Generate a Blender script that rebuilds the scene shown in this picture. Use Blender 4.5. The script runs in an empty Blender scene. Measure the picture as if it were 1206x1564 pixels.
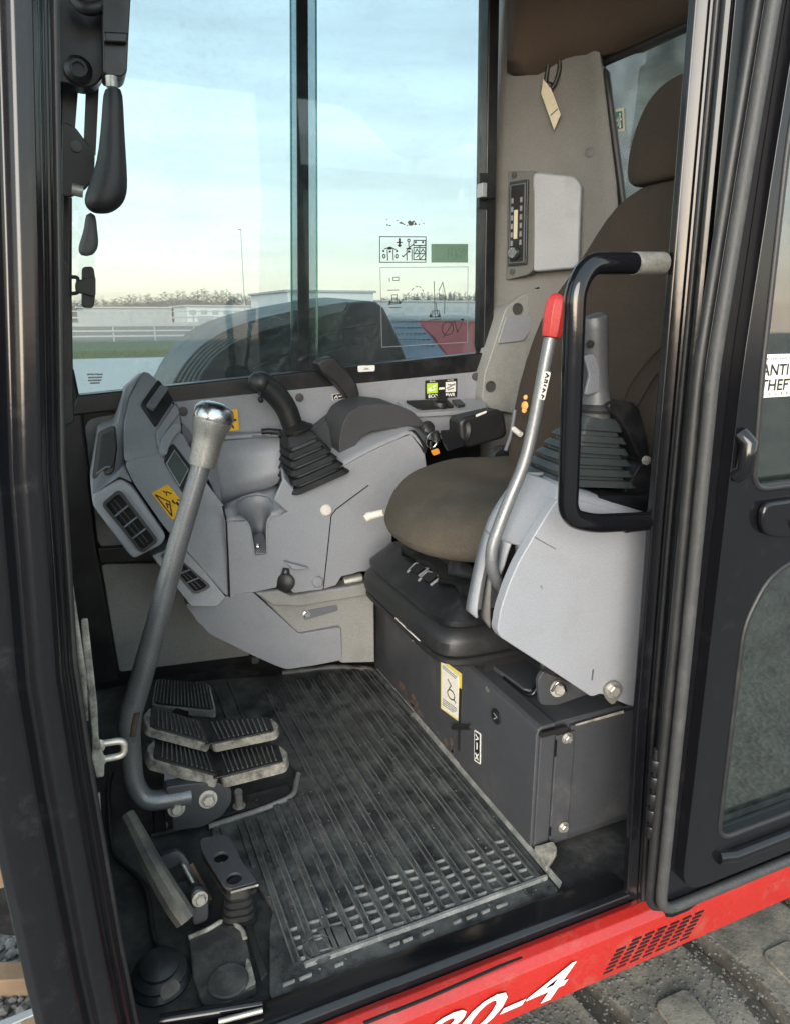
import bpy, bmesh, math, random
from mathutils import Vector, Matrix
random.seed(7)
S = bpy.context.scene
COL = S.collection
# ---------------------------------------------------------------- camera
cam = bpy.data.cameras.new('camera')
cam.sensor_fit = 'HORIZONTAL'; cam.sensor_width = 36.0; cam.lens = 32.84
cam.clip_start = 0.02; cam.clip_end = 2000
camo = bpy.data.objects.new('camera', cam); COL.objects.link(camo)
camo.location = (0, 0, 1.0)
camo.rotation_euler = (math.radians(90 - 15.35), 0, math.radians(-23.4))
S.camera = camo
# ---------------------------------------------------------------- sky
SUN_EL, SUN_AZ = math.radians(13.0), math.radians(-148)     # low evening sun behind thin cloud, beyond the open door side
w = bpy.data.worlds.new('World'); S.world = w; w.use_nodes = True
nt = w.node_tree; nt.nodes.clear()
def wn(t, **k):
    n = nt.nodes.new(t)
    for a, b in k.items(): setattr(n, a, b)
    return n
out = wn('ShaderNodeOutputWorld'); bg = wn('ShaderNodeBackground')
sky = wn('ShaderNodeTexSky', sky_type='NISHITA')
sky.sun_disc = False; sky.sun_elevation = SUN_EL; sky.sun_rotation = SUN_AZ
sky.air_density = 1.0; sky.dust_density = 1.2; sky.ozone_density = 1.0; sky.altitude = 100
# thin high cloud: an even veil over the whole dome with faint streaks
tc = wn('ShaderNodeTexCoord'); mp = wn('ShaderNodeMapping'); mp.inputs['Scale'].default_value = (1.3, 1.3, 11.0); mp.inputs['Rotation'].default_value = (.05, .03, 0)
cl = wn('ShaderNodeTexNoise'); cl.inputs['Scale'].default_value = 1.6; cl.inputs['Detail'].default_value = 7; cl.inputs['Roughness'].default_value = .58
cr = wn('ShaderNodeMapRange'); cr.inputs[1].default_value = .36; cr.inputs[2].default_value = .66; cr.inputs[3].default_value = .82; cr.inputs[4].default_value = 1.04
mx = wn('ShaderNodeMix', data_type='RGBA', blend_type='MIX'); mx.inputs[0].default_value = .78
sx = wn('ShaderNodeSeparateXYZ'); vr = wn('ShaderNodeValToRGB'); e_ = vr.color_ramp.elements
e_[0].position = 0.; e_[0].color = (.95, .79, .66, 1); e_[1].position = 1.; e_[1].color = (.58, .75, .84, 1)
for p_, c_ in ((.06, (.95, .86, .73, 1)), (.14, (.88, .92, .83, 1)), (.28, (.76, .90, .91, 1)), (.5, (.67, .85, .91, 1))):
    n_ = e_.new(p_); n_.color = c_
vs_ = wn('ShaderNodeVectorMath', operation='SCALE'); vs_.inputs['Scale'].default_value = 2.75
ml = wn('ShaderNodeVectorMath', operation='SCALE')
hs = wn('ShaderNodeHueSaturation'); hs.inputs['Saturation'].default_value = .85
L = nt.links.new
L(tc.outputs['Generated'], sx.inputs[0]); L(sx.outputs['Z'], vr.inputs['Fac']); L(vr.outputs['Color'], vs_.inputs[0]); L(vs_.outputs[0], mx.inputs[7])
L(tc.outputs['Generated'], mp.inputs['Vector']); L(mp.outputs['Vector'], cl.inputs['Vector']); L(cl.outputs['Fac'], cr.inputs[0])
L(sky.outputs['Color'], hs.inputs['Color']); L(hs.outputs['Color'], mx.inputs[6])
L(mx.outputs[2], ml.inputs[0]); L(cr.outputs[0], ml.inputs['Scale'])
L(ml.outputs[0], bg.inputs['Color']); bg.inputs['Strength'].default_value = .15
L(bg.outputs[0], out.inputs['Surface'])
# ---------------------------------------------------------------- sun
sl = bpy.data.lights.new('sun', 'SUN'); sl.energy = 1.0; sl.angle = math.radians(45); sl.color = (1.0, .93, .86)
so = bpy.data.objects.new('sun', sl); COL.objects.link(so)
sd = Vector((math.sin(SUN_AZ) * math.cos(SUN_EL), math.cos(SUN_AZ) * math.cos(SUN_EL), math.sin(SUN_EL)))
so.rotation_euler = (-sd).to_track_quat('-Z', 'Y').to_euler(); so.location = sd * 5
S.view_settings.view_transform = 'Standard'; S.view_settings.look = 'None'
S.view_settings.gamma = 1; S.view_settings.exposure = 2.4; S.view_settings.use_curve_mapping = False
S.cycles.max_bounces = 10; S.cycles.transparent_max_bounces = 12; S.cycles.diffuse_bounces = 5
S.cycles.use_denoising = True

# ---------------------------------------------------------------- materials
MATS = {}
def material(name, col, rough=.5, metal=0., col2=None, nscale=6., namt=.5, bump=0., bscale=400., rvar=.0, dust=None, damt=0., dscale=9., dlo=.5, dhi=.7, spec=.5, sheen=0., coat=0., speck=.16, sscale=330.):
    """col / col2 mixed by a broad noise, fine grain bump, dust patches with a shape of their own"""
    m = bpy.data.materials.new(name); m.use_nodes = True
    t = m.node_tree; N = t.nodes; bs = N['Principled BSDF']; Lk = t.links.new
    bs.inputs['Roughness'].default_value = rough; bs.inputs['Metallic'].default_value = metal
    bs.inputs['Specular IOR Level'].default_value = spec
    if sheen: bs.inputs['Sheen Weight'].default_value = sheen
    if coat: bs.inputs['Coat Weight'].default_value = coat; bs.inputs['Coat Roughness'].default_value = .12
    tcn = N.new('ShaderNodeTexCoord'); src = tcn.outputs['Object']
    def noise(sc, det=5., ro=.6):
        n = N.new('ShaderNodeTexNoise'); n.inputs['Scale'].default_value = sc; n.inputs['Detail'].default_value = det; n.inputs['Roughness'].default_value = ro
        Lk(src, n.inputs['Vector']); return n
    c2 = col2 if col2 else tuple(c * .82 for c in col)
    mxn = N.new('ShaderNodeMix'); mxn.data_type = 'RGBA'
    mxn.inputs[6].default_value = (*col, 1); mxn.inputs[7].default_value = (*c2, 1)
    n1 = noise(nscale)
    r1 = N.new('ShaderNodeMapRange'); r1.inputs[1].default_value = .35; r1.inputs[2].default_value = .68; r1.inputs[4].default_value = namt
    Lk(n1.outputs['Fac'], r1.inputs[0]); Lk(r1.outputs[0], mxn.inputs[0])
    res = mxn.outputs[2]; rsock = None
    if rvar:
        rr = N.new('ShaderNodeMapRange'); rr.inputs[1].default_value = .3; rr.inputs[2].default_value = .7
        rr.inputs[3].default_value = max(.03, rough - rvar); rr.inputs[4].default_value = min(1, rough + rvar)
        n3 = noise(nscale * 2.7); Lk(n3.outputs['Fac'], rr.inputs[0]); rsock = rr.outputs[0]
    if dust:
        n2 = noise(dscale, 9., .72)
        r2 = N.new('ShaderNodeMapRange'); r2.inputs[1].default_value = dlo; r2.inputs[2].default_value = dhi; r2.inputs[4].default_value = damt
        Lk(n2.outputs['Fac'], r2.inputs[0])
        m2 = N.new('ShaderNodeMix'); m2.data_type = 'RGBA'; m2.inputs[7].default_value = (*dust, 1)
        Lk(r2.outputs[0], m2.inputs[0]); Lk(res, m2.inputs[6]); res = m2.outputs[2]
        m3 = N.new('ShaderNodeMix'); m3.data_type = 'FLOAT'; m3.inputs[3].default_value = .9
        if rsock: Lk(rsock, m3.inputs[2])
        else: m3.inputs[2].default_value = rough
        Lk(r2.outputs[0], m3.inputs[0]); rsock = m3.outputs[0]
    if speck:
        n4 = noise(sscale, 2.); hv = N.new('ShaderNodeHueSaturation'); r4 = N.new('ShaderNodeMapRange'); r4.inputs[1].default_value = .3; r4.inputs[2].default_value = .7; r4.inputs[3].default_value = 1 - speck; r4.inputs[4].default_value = 1 + speck
        Lk(n4.outputs['Fac'], r4.inputs[0]); Lk(r4.outputs[0], hv.inputs['Value']); Lk(res, hv.inputs['Color']); res = hv.outputs['Color']
    Lk(res, bs.inputs['Base Color'])
    if rsock: Lk(rsock, bs.inputs['Roughness'])
    if bump:
        b = N.new('ShaderNodeBump'); b.inputs['Strength'].default_value = bump; b.inputs['Distance'].default_value = .002
        nb = noise(bscale, 3.); Lk(nb.outputs['Fac'], b.inputs['Height']); Lk(b.outputs[0], bs.inputs['Normal'])
    MATS[name] = m; return m
DUST = (.30, .27, .22)
material('gloss_black', (.006, .0062, .008), .09, rvar=.04, nscale=8, bump=.02, bscale=60, speck=0)
material('black_paint', (.0070, .0072, .0092), .17, rvar=.05, nscale=3, dust=(.055, .053, .052), damt=.30, dscale=26, dlo=.56, dhi=.86, bump=.03, bscale=60, spec=.45)
material('black_satin', (.008, .0085, .0105), .38, rvar=.1, bump=.08, bscale=500, dust=(.06, .058, .055), damt=.25, dscale=20)
material('rubber_black', (.0135, .0142, .0155), .45, bump=.12, bscale=300, dust=(.06, .058, .055), damt=.35, dscale=16, dlo=.5, dhi=.8)
material('rubber_seal', (.040, .041, .042), .55, bump=.2, bscale=200, dust=(.09, .088, .08), damt=.5, dscale=30)
material('boot_grey', (.030, .037, .039), .42, bump=.1, bscale=300, dust=(.08, .09, .09), damt=.4, dscale=14)
material('sill_dust', (.012, .012, .014), .5, bump=.2, bscale=120, dust=(.16, .15, .13), damt=.45, dscale=30, dlo=.5, dhi=.68)
material('grip_grey', (.055, .06, .066), .42, bump=.1, bscale=500, dust=(.12, .12, .115), damt=.3, dscale=14)
material('grey_plastic', (.262, .274, .302), .43, speck=.10, col2=(.215, .225, .248), namt=.6, nscale=3, bump=.10, bscale=900, rvar=.06, dust=(.15, .145, .13), damt=.45, dscale=9, dlo=.52, dhi=.85)
material('rest_dark', (.045, .047, .052), .5, bump=.12, bscale=900, rvar=.06)
material('grey_plastic_dark', (.13, .14, .16), .52, bump=.10, bscale=900, rvar=.06, dust=DUST, damt=.2, dscale=9, dlo=.55, dhi=.85)
material('trim_grey', (.140, .136, .129), .6, col2=(.113, .109, .103), bump=.12, bscale=700, dust=(.09, .08, .068), damt=.4, dscale=5, dlo=.5, dhi=.8)
material('roof_liner', (.085, .058, .042), .85, bump=.2, bscale=500)
material('panel_beige', (.26, .262, .252), .6, col2=(.215, .216, .207), dust=(.13, .127, .115), damt=.6, dscale=6, dlo=.5, dhi=.78, bump=.05)
material('charcoal_steel', (.050, .053, .060), .48, rvar=.08, bump=.14, bscale=600, dust=(.16, .145, .12), damt=.35, dscale=11, dlo=.54, dhi=.82)
material('floor_dirty', (.026, .026, .027), .7, bump=.3, bscale=120, dust=(.11, .107, .097), damt=.85, dscale=14, dlo=.44, dhi=.75)
material('mat_rubber', (.028, .030, .032), .42, rvar=.14, bump=.25, bscale=260, dust=(.165, .168, .158), damt=.9, dscale=16, dlo=.40, dhi=.78)
material('mat_worn', (.15, .155, .15), .7, bump=.25, bscale=260, dust=(.36, .355, .33), damt=.8, dscale=17, dlo=.45, dhi=.7)
material('fabric_cushion', (.078, .064, .047), .95, col2=(.030, .025, .019), nscale=5, namt=.9, bump=.9, bscale=600, speck=.28, sscale=420, dust=(.145, .128, .10), damt=.6, dscale=5, dlo=.5, dhi=.8)
material('fabric_back', (.043, .0295, .0205), .95, col2=(.029, .020, .0140), nscale=5, namt=.8, bump=.9, bscale=600, speck=.25, sscale=420)
material('satin_knob', (.34, .335, .32), .42, .75, col2=(.22, .215, .20), nscale=18, rvar=.1, bump=.06, bscale=150)
material('chrome', (.55, .555, .565), .27, 1., rvar=.1, nscale=20, bump=.03)
material('steel_worn', (.19, .195, .205), .40, .5, col2=(.12, .125, .13), rvar=.12, nscale=14, bump=.05, bscale=200)
material('zinc', (.48, .47, .43), .48, .8, col2=(.42, .40, .34), rvar=.12, nscale=40)
material('worn_edge', (.34, .325, .28), .8, col2=(.07, .066, .06), nscale=38, namt=1., bump=.4, bscale=150)
material('red_paint', (.36, .017, .013), .36, rvar=.08, nscale=4, coat=.25, dust=(.22, .12, .09), damt=.6, dscale=18, dlo=.52, dhi=.85, bump=.03, bscale=90)
material('red_plastic', (.42, .035, .032), .48, bump=.1, bscale=120)
material('white_print', (.78, .78, .76), .5)
material('white_sticker', (.76, .75, .68), .5, col2=(.66, .64, .56), nscale=30)
material('yellow_sticker', (.80, .43, .015), .45)
material('yellow_pale', (.74, .62, .16), .5)
material('black_print', (.012, .012, .012), .5)
material('grey_print', (.25, .25, .25), .5)
material('lime_print', (.42, .66, .05), .45)
material('green_sticker', (.13, .23, .17), .5)
material('green_sign', (.02, .12, .06), .5)
material('screen_dark', (.03, .034, .036), .18)
material('screen_grey', (.07, .085, .085), .25)
material('dark_hole', (.004, .004, .004), .9)
material('ivory_plastic', (.66, .63, .56), .45)
material('screw_grey', (.06, .06, .062), .5)
material('tag_paper', (.62, .55, .40), .7)
material('orange_tag', (.75, .28, .03), .45)
material('rust', (.10, .060, .040), .9, col2=(.06, .045, .036), nscale=40, namt=1.)
material('orange_foam', (.80, .42, .12), .9, bump=.3, bscale=200)
material('hood_black', (.022, .03, .032), .42, rvar=.05, bump=.1, bscale=300, dust=(.1, .1, .1), damt=.2)
material('blue_grey_paint', (.19, .23, .29), .5, dust=(.3, .3, .3), damt=.3)
material('mud_tan', (.20, .135, .08), .9, col2=(.11, .078, .05), nscale=9, bump=.4, bscale=60)
material('track_rubber', (.10, .095, .085), .95, col2=(.06, .058, .054), bump=.9, bscale=90, dust=(.27, .24, .195), damt=.9, dscale=9, dlo=.36, dhi=.62, spec=.15)
material('pedal_bar', (.07, .07, .068), .5, .3, col2=(.24, .225, .18), nscale=9, namt=1., bump=.15, bscale=120)
material('wood', (.26, .18, .105), .8, col2=(.15, .10, .06), nscale=12, bump=.3)
material('rib_pale', (.26, .28, .29), .5)
material('concrete', (.52, .51, .48), .85)
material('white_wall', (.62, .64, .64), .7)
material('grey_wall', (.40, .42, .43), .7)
material('far_glass_hazed', (.34, .38, .40), .4)  # hall windows, like the walls, paled to stand in for distance haze
material('galvanised', (.40, .42, .43), .5, .6)
material('asphalt', (.17, .17, .165), .9, col2=(.13, .13, .128), nscale=.6)
material('bark', (.10, .085, .07), .9)
material('twigs_hazed', (.17, .175, .175), .95, col2=(.13, .135, .135), nscale=.3, namt=1)  # pale blue-grey of distance haze put into the wood's colour
material('grass', (.10, .13, .05), .9, col2=(.17, .16, .08), nscale=1.2, namt=1)
material('gravel_stone', (.15, .145, .135), .9, col2=(.085, .08, .075), nscale=20, namt=1, bump=.4, bscale=90)

def gravel_mat():
    m = bpy.data.materials.new('gravel'); m.use_nodes = True; t = m.node_tree; N = t.nodes; Lk = t.links.new; bs = N['Principled BSDF']
    tcn = N.new('ShaderNodeTexCoord'); v = N.new('ShaderNodeTexVoronoi'); v.inputs['Scale'].default_value = 45
    n = N.new('ShaderNodeTexNoise'); n.inputs['Scale'].default_value = 2.; n.inputs['Detail'].default_value = 8
    Lk(tcn.outputs['Object'], v.inputs['Vector']); Lk(tcn.outputs['Object'], n.inputs['Vector'])
    r = N.new('ShaderNodeValToRGB'); r.color_ramp.elements[0].color = (.055, .052, .047, 1); r.color_ramp.elements[1].color = (.22, .21, .19, 1)
    sep = N.new('ShaderNodeSeparateColor'); Lk(v.outputs['Color'], sep.inputs[0])
    ad = N.new('ShaderNodeMath'); ad.operation = 'MULTIPLY_ADD'; ad.inputs[1].default_value = .6
    Lk(sep.outputs[0], ad.inputs[0]); 
    ms = N.new('ShaderNodeMath'); ms.operation = 'MULTIPLY'; ms.inputs[1].default_value = .5; Lk(n.outputs['Fac'], ms.inputs[0]); Lk(ms.outputs[0], ad.inputs[2])
    Lk(ad.outputs[0], r.inputs['Fac']); Lk(r.outputs['Color'], bs.inputs['Base Color']); bs.inputs['Roughness'].default_value = .9
    b = N.new('ShaderNodeBump'); b.inputs['Strength'].default_value = .9; b.inputs['Distance'].default_value = .02; b.invert = True
    Lk(v.outputs['Distance'], b.inputs['Height']); Lk(b.outputs[0], bs.inputs['Normal'])
    MATS['gravel'] = m
gravel_mat()
def glass_mat(name, tint, dust=(.55, .58, .55), dmax=.25, dscale=5., dlo=.45, dhi=.8, base=.03, gloss=1.0, fine=.0, ior=1.5):
    """clear tinted pane with a film of dirt: thin, so light goes straight through"""
    m = bpy.data.materials.new(name); m.use_nodes = True; t = m.node_tree; N = t.nodes; Lk = t.links.new; N.remove(N['Principled BSDF'])
    o = N['Material Output']; tr = N.new('ShaderNodeBsdfTransparent'); tr.inputs[0].default_value = (*tint, 1)
    gl = N.new('ShaderNodeBsdfGlossy'); gl.inputs['Roughness'].default_value = .03; gl.inputs['Color'].default_value = (gloss, gloss, gloss, 1)
    fr = N.new('ShaderNodeFresnel'); fr.inputs['IOR'].default_value = ior
    m1 = N.new('ShaderNodeMixShader'); Lk(fr.outputs[0], m1.inputs[0]); Lk(tr.outputs[0], m1.inputs[1]); Lk(gl.outputs[0], m1.inputs[2])
    df = N.new('ShaderNodeBsdfDiffuse'); df.inputs[0].default_value = (*dust, 1)
    tl = N.new('ShaderNodeBsdfTranslucent'); tl.inputs[0].default_value = (*dust, 1)
    m0 = N.new('ShaderNodeMixShader'); m0.inputs[0].default_value = .5; Lk(df.outputs[0], m0.inputs[1]); Lk(tl.outputs[0], m0.inputs[2])
    tcn = N.new('ShaderNodeTexCoord'); n = N.new('ShaderNodeTexNoise'); n.inputs['Scale'].default_value = dscale; n.inputs['Detail'].default_value = 10; n.inputs['Roughness'].default_value = .7
    Lk(tcn.outputs['Object'], n.inputs['Vector'])
    r = N.new('ShaderNodeMapRange'); r.inputs[1].default_value = dlo; r.inputs[2].default_value = dhi; r.inputs[3].default_value = base; r.inputs[4].default_value = dmax
    Lk(n.outputs['Fac'], r.inputs[0])
    f = r.outputs[0]
    if fine:
        n2 = N.new('ShaderNodeTexNoise'); n2.inputs['Scale'].default_value = 70; n2.inputs['Detail'].default_value = 6; n2.inputs['Roughness'].default_value = .75
        Lk(tcn.outputs['Object'], n2.inputs['Vector'])
        r2 = N.new('ShaderNodeMapRange'); r2.inputs[1].default_value = .5; r2.inputs[2].default_value = .68; r2.inputs[4].default_value = fine
        Lk(n2.outputs['Fac'], r2.inputs[0]); a = N.new('ShaderNodeMath'); a.operation = 'ADD'; a.use_clamp = True
        Lk(f, a.inputs[0]); Lk(r2.outputs[0], a.inputs[1]); f = a.outputs[0]
    m2 = N.new('ShaderNodeMixShader'); Lk(f, m2.inputs[0]); Lk(m1.outputs[0], m2.inputs[1]); Lk(m0.outputs[0], m2.inputs[2])
    Lk(m2.outputs[0], o.inputs['Surface']); MATS[name] = m
glass_mat('glass_window', (.645, .705, .72), dust=(.45, .48, .48), dmax=.10, base=.018, dscale=4, fine=.08)
glass_mat('glass_rear', (.90, .95, .95), dmax=.30, base=.05, dscale=9)
glass_mat('glass_door', (.62, .74, .69), dust=(.17, .20, .185), dmax=.14, base=.02, dscale=30, dlo=.42, dhi=.70, fine=.08, ior=2.7)  # green-grey mottle in the dirt film also imitates reflected gravel
glass_mat('glass_clear', (.93, .96, .96), dmax=.05, base=.0)
glass_mat('glass_edge', (.35, .62, .55), dmax=.15, base=.1)

# ---------------------------------------------------------------- mesh helpers
def V(*a): return Vector(a[0] if len(a) == 1 else a)
def tag(o, label, cat, group=None, kind=None):
    if label: o['label'] = label
    if cat: o['category'] = cat
    if group: o['group'] = group
    if kind: o['kind'] = kind
    return o
def thing(name, loc, label, cat, group=None, kind=None):
    o = bpy.data.objects.new(name, None); COL.objects.link(o); o.location = loc; o.empty_display_size = .05
    return tag(o, label, cat, group, kind)
def world_of(p):
    m = Matrix.Translation(p.location)
    if p.parent is not None: m = world_of(p.parent) @ p.matrix_parent_inverse @ m
    return m
def link(name, me, mat, parent=None):
    o = bpy.data.objects.new(name, me); COL.objects.link(o)
    if mat: me.materials.append(MATS[mat])
    if parent is not None:
        o.parent = parent
        o.matrix_parent_inverse = world_of(parent).inverted()
    return o
def finish(bm, name, mat, parent=None, bevel=0., seg=2, sub=0, ang=35, smooth=True, recalc=True):
    if recalc: bmesh.ops.recalc_face_normals(bm, faces=bm.faces[:])
    me = bpy.data.meshes.new(name); bm.to_mesh(me); bm.free()
    for p in me.polygons: p.use_smooth = smooth
    if smooth: me.set_sharp_from_angle(angle=math.radians(ang))
    o = link(name, me, mat, parent)
    if bevel:
        m = o.modifiers.new('bevel', 'BEVEL'); m.width = bevel; m.segments = seg; m.limit_method = 'ANGLE'; m.angle_limit = math.radians(28); m.harden_normals = True
        m.use_clamp_overlap = True
    if sub:
        m = o.modifiers.new('sub', 'SUBSURF'); m.levels = sub; m.render_levels = sub
    return o
def poly(name, verts, faces, mat, parent=None, **k):
    bm = bmesh.new(); vs = [bm.verts.new(v) for v in verts]
    for f in faces: bm.faces.new([vs[i] for i in f])
    return finish(bm, name, mat, parent, **k)
def add_prism(bm, pts, vec):
    pts = [Vector(p) for p in pts]; vec = Vector(vec)
    a = [bm.verts.new(p) for p in pts]; b = [bm.verts.new(p + vec) for p in pts]; n = len(a)
    bm.faces.new(a); bm.faces.new(b[::-1])
    for i in range(n): bm.faces.new((a[i], b[i], b[(i + 1) % n], a[(i + 1) % n]))
def prism(name, pts, vec, mat, parent=None, **k):
    bm = bmesh.new(); add_prism(bm, pts, vec); return finish(bm, name, mat, parent, **k)
def add_box(bm, lo, hi):
    (x0, y0, z0), (x1, y1, z1) = lo, hi
    add_prism(bm, [(x0, y0, z0), (x1, y0, z0), (x1, y1, z0), (x0, y1, z0)], (0, 0, z1 - z0))
def box(name, lo, hi, mat, parent=None, **k):
    bm = bmesh.new(); add_box(bm, lo, hi); return finish(bm, name, mat, parent, **k)
def fillet(pts, r, n=6):
    """round the corners of a polyline"""
    pts = [Vector(p) for p in pts]; out = [pts[0]]
    for i in range(1, len(pts) - 1):
        a, b, c = pts[i - 1], pts[i], pts[i + 1]
        d1, d2 = (a - b), (c - b); l = min(r, d1.length * .48, d2.length * .48)
        p, q = b + d1.normalized() * l, b + d2.normalized() * l
        for k in range(n + 1):
            t = k / n; out.append(p * (1 - t) ** 2 + b * 2 * t * (1 - t) + q * t * t)
    out.append(pts[-1]); return out
def spline(pts, n=8):
    pts = [Vector(p) for p in pts]; P = [pts[0] * 2 - pts[1]] + pts + [pts[-1] * 2 - pts[-2]]; out = []
    for i in range(1, len(P) - 2):
        p0, p1, p2, p3 = P[i - 1:i + 3]
        for k in range(n):
            t = k / n
            out.append(.5 * ((2 * p1) + (p2 - p0) * t + (2 * p0 - 5 * p1 + 4 * p2 - p3) * t * t + (3 * p1 - p0 - 3 * p2 + p3) * t ** 3))
    out.append(pts[-1]); return out
def add_tube(bm, pts, r, seg=14, caps=True, prof=None):
    """sweep a circle (or prof: list of (u,v) multiples) along pts; r number or list"""
    pts = [Vector(p) for p in pts]; n = len(pts)
    rs = r if isinstance(r, (list, tuple)) else [r] * n
    if len(rs) != n:
        m = len(rs) - 1; rs = [rs[min(int(i / (n - 1) * m), m - 1)] * (1 - ((i / (n - 1) * m) - min(int(i / (n - 1) * m), m - 1))) + rs[min(int(i / (n - 1) * m), m - 1) + 1] * ((i / (n - 1) * m) - min(int(i / (n - 1) * m), m - 1)) for i in range(n)]
    t0 = (pts[1] - pts[0]).normalized(); u = t0.orthogonal().normalized(); rings = []
    prof = prof or [(math.cos(2 * math.pi * k / seg), math.sin(2 * math.pi * k / seg)) for k in range(seg)]
    for i in range(n):
        t = ((pts[min(i + 1, n - 1)] - pts[max(i - 1, 0)])).normalized()
        u = (u - t * u.dot(t)).normalized(); w_ = t.cross(u)
        rings.append([bm.verts.new(pts[i] + (u * a + w_ * b) * rs[i]) for a, b in prof])
    s = len(prof)
    for i in range(n - 1):
        for k in range(s): bm.faces.new((rings[i][k], rings[i][(k + 1) % s], rings[i + 1][(k + 1) % s], rings[i + 1][k]))
    if caps: bm.faces.new(rings[0][::-1]); bm.faces.new(rings[-1])
def tube(name, pts, r, mat, parent=None, seg=14, **k):
    bm = bmesh.new(); add_tube(bm, pts, r, seg); return finish(bm, name, mat, parent, ang=50, **k)
def add_lathe(bm, prof, o, d, seg=24, a0=0., a1=2 * math.pi):
    """prof: (radius, height) along axis d from o"""
    o = Vector(o); d = Vector(d).normalized(); u = d.orthogonal().normalized(); w_ = d.cross(u)
    full = abs(a1 - a0 - 2 * math.pi) < 1e-6; n = seg if full else seg + 1; rings = []
    for r, h in prof:
        rings.append([bm.verts.new(o + d * h + (u * math.cos(a0 + (a1 - a0) * k / seg) + w_ * math.sin(a0 + (a1 - a0) * k / seg)) * max(r, 1e-5)) for k in range(n)])
    for i in range(len(prof) - 1):
        for k in range(seg): bm.faces.new((rings[i][k], rings[i][(k + 1) % n], rings[i + 1][(k + 1) % n], rings[i + 1][k]))
    if full:
        bm.faces.new(rings[0][::-1]); bm.faces.new(rings[-1])
def lathe(name, prof, o, d, mat, parent=None, seg=24, **k):
    bm = bmesh.new(); add_lathe(bm, prof, o, d, seg); return finish(bm, name, mat, parent, ang=40, **k)
def loft(name, secs, mat, parent=None, caps=True, **k):
    bm = bmesh.new(); R = [[bm.verts.new(p) for p in s] for s in secs]; n = len(R[0])
    for i in range(len(R) - 1):
        for j in range(n): bm.faces.new((R[i][j], R[i][(j + 1) % n], R[i + 1][(j + 1) % n], R[i + 1][j]))
    if caps: bm.faces.new(R[0][::-1]); bm.faces.new(R[-1])
    return finish(bm, name, mat, parent, **k)
def sheet(name, rows, mat, parent=None, thick=.004, **k):
    """a curved sheet through rows of points"""
    bm = bmesh.new(); R = [[bm.verts.new(p) for p in s] for s in rows]; n = len(R[0])
    for i in range(len(R) - 1):
        for j in range(n - 1): bm.faces.new((R[i][j], R[i][j + 1], R[i + 1][j + 1], R[i + 1][j]))
    o = finish(bm, name, mat, parent, **k)
    if thick:
        m = o.modifiers.new('solid', 'SOLIDIFY'); m.thickness = thick; m.offset = 0
    return o
def rrect(c, u, v, a, b, r, n=5):
    """rounded rectangle polygon: centre, unit axes, half sizes, radius"""
    c, u, v = Vector(c), Vector(u).normalized(), Vector(v).normalized(); out = []
    for sx, sy, q in ((1, 1, 0), (-1, 1, 1), (-1, -1, 2), (1, -1, 3)):
        for k in range(n + 1):
            t = (q + k / n) * math.pi / 2
            out.append(c + u * (sx * (a - r) + r * math.cos(t)) + v * (sy * (b - r) + r * math.sin(t)))
    return out
def rounded(pts, r, n=4):
    """round the corners of a closed polygon"""
    pts = [Vector(p) for p in pts]; m = len(pts); out = []
    for i in range(m):
        a, b, c = pts[i - 1], pts[i], pts[(i + 1) % m]; d1, d2 = a - b, c - b; l = min(r, d1.length * .45, d2.length * .45)
        p, q = b + d1.normalized() * l, b + d2.normalized() * l
        for k in range(n + 1):
            t = k / n; out.append(p * (1 - t) ** 2 + b * 2 * t * (1 - t) + q * t * t)
    return out
def qpt(q, u, v):
    """bilinear point in quad q = (top-left, top-right, bottom-right, bottom-left)"""
    a, b, c, d = (Vector(p) for p in q)
    return (a * (1 - u) + b * u) * (1 - v) + (d * (1 - u) + c * u) * v
def qnormal(q):
    a, b, c, d = (Vector(p) for p in q); return ((c - a).cross(d - b)).normalized()
def toward(n):  # normals of printed matter point to the open side of the cab
    return n
def add_stroke(bm, pts, wd, nrm, th=.0006):
    nrm = Vector(nrm)
    for a, b in zip(pts[:-1], pts[1:]):
        a, b = Vector(a), Vector(b); d = (b - a)
        if d.length < 1e-6: continue
        s = d.normalized().cross(nrm).normalized() * wd * .5; e = d.normalized() * wd * .3
        add_prism(bm, [a - e - s, b + e - s, b + e + s, a - e + s], nrm * th)
def strokes(name, q, lines, wd, mat, parent, lift=.0012, fills=()):
    """line drawing in the unit square of quad q"""
    nrm = qnormal(q)
    if nrm.dot(Vector((0, 0, 1)) - qpt(q, .5, .5)) < 0: nrm = -nrm
    bm = bmesh.new()
    for ln in lines: add_stroke(bm, [qpt(q, u, v) + nrm * lift for u, v in ln], wd, nrm)
    for fl in fills: add_prism(bm, [qpt(q, u, v) + nrm * lift for u, v in fl], nrm * .0006)
    return finish(bm, name, mat, parent, smooth=False)
def sticker(name, q, mat, parent, lift=.0004, th=.0007, r=0.):
    nrm = qnormal(q)
    if nrm.dot(Vector((0, 0, 1)) - qpt(q, .5, .5)) < 0: nrm = -nrm
    pts = [Vector(p) + nrm * lift for p in q]
    if r: pts = rounded(pts, r)
    return prism(name, pts, nrm * th, mat, parent, smooth=False)
def circle(cu, cv, ru, rv, n=14, a0=0, a1=2 * math.pi):
    return [(cu + ru * math.cos(a0 + (a1 - a0) * k / n), cv + rv * math.sin(a0 + (a1 - a0) * k / n)) for k in range(n + 1)]
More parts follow.
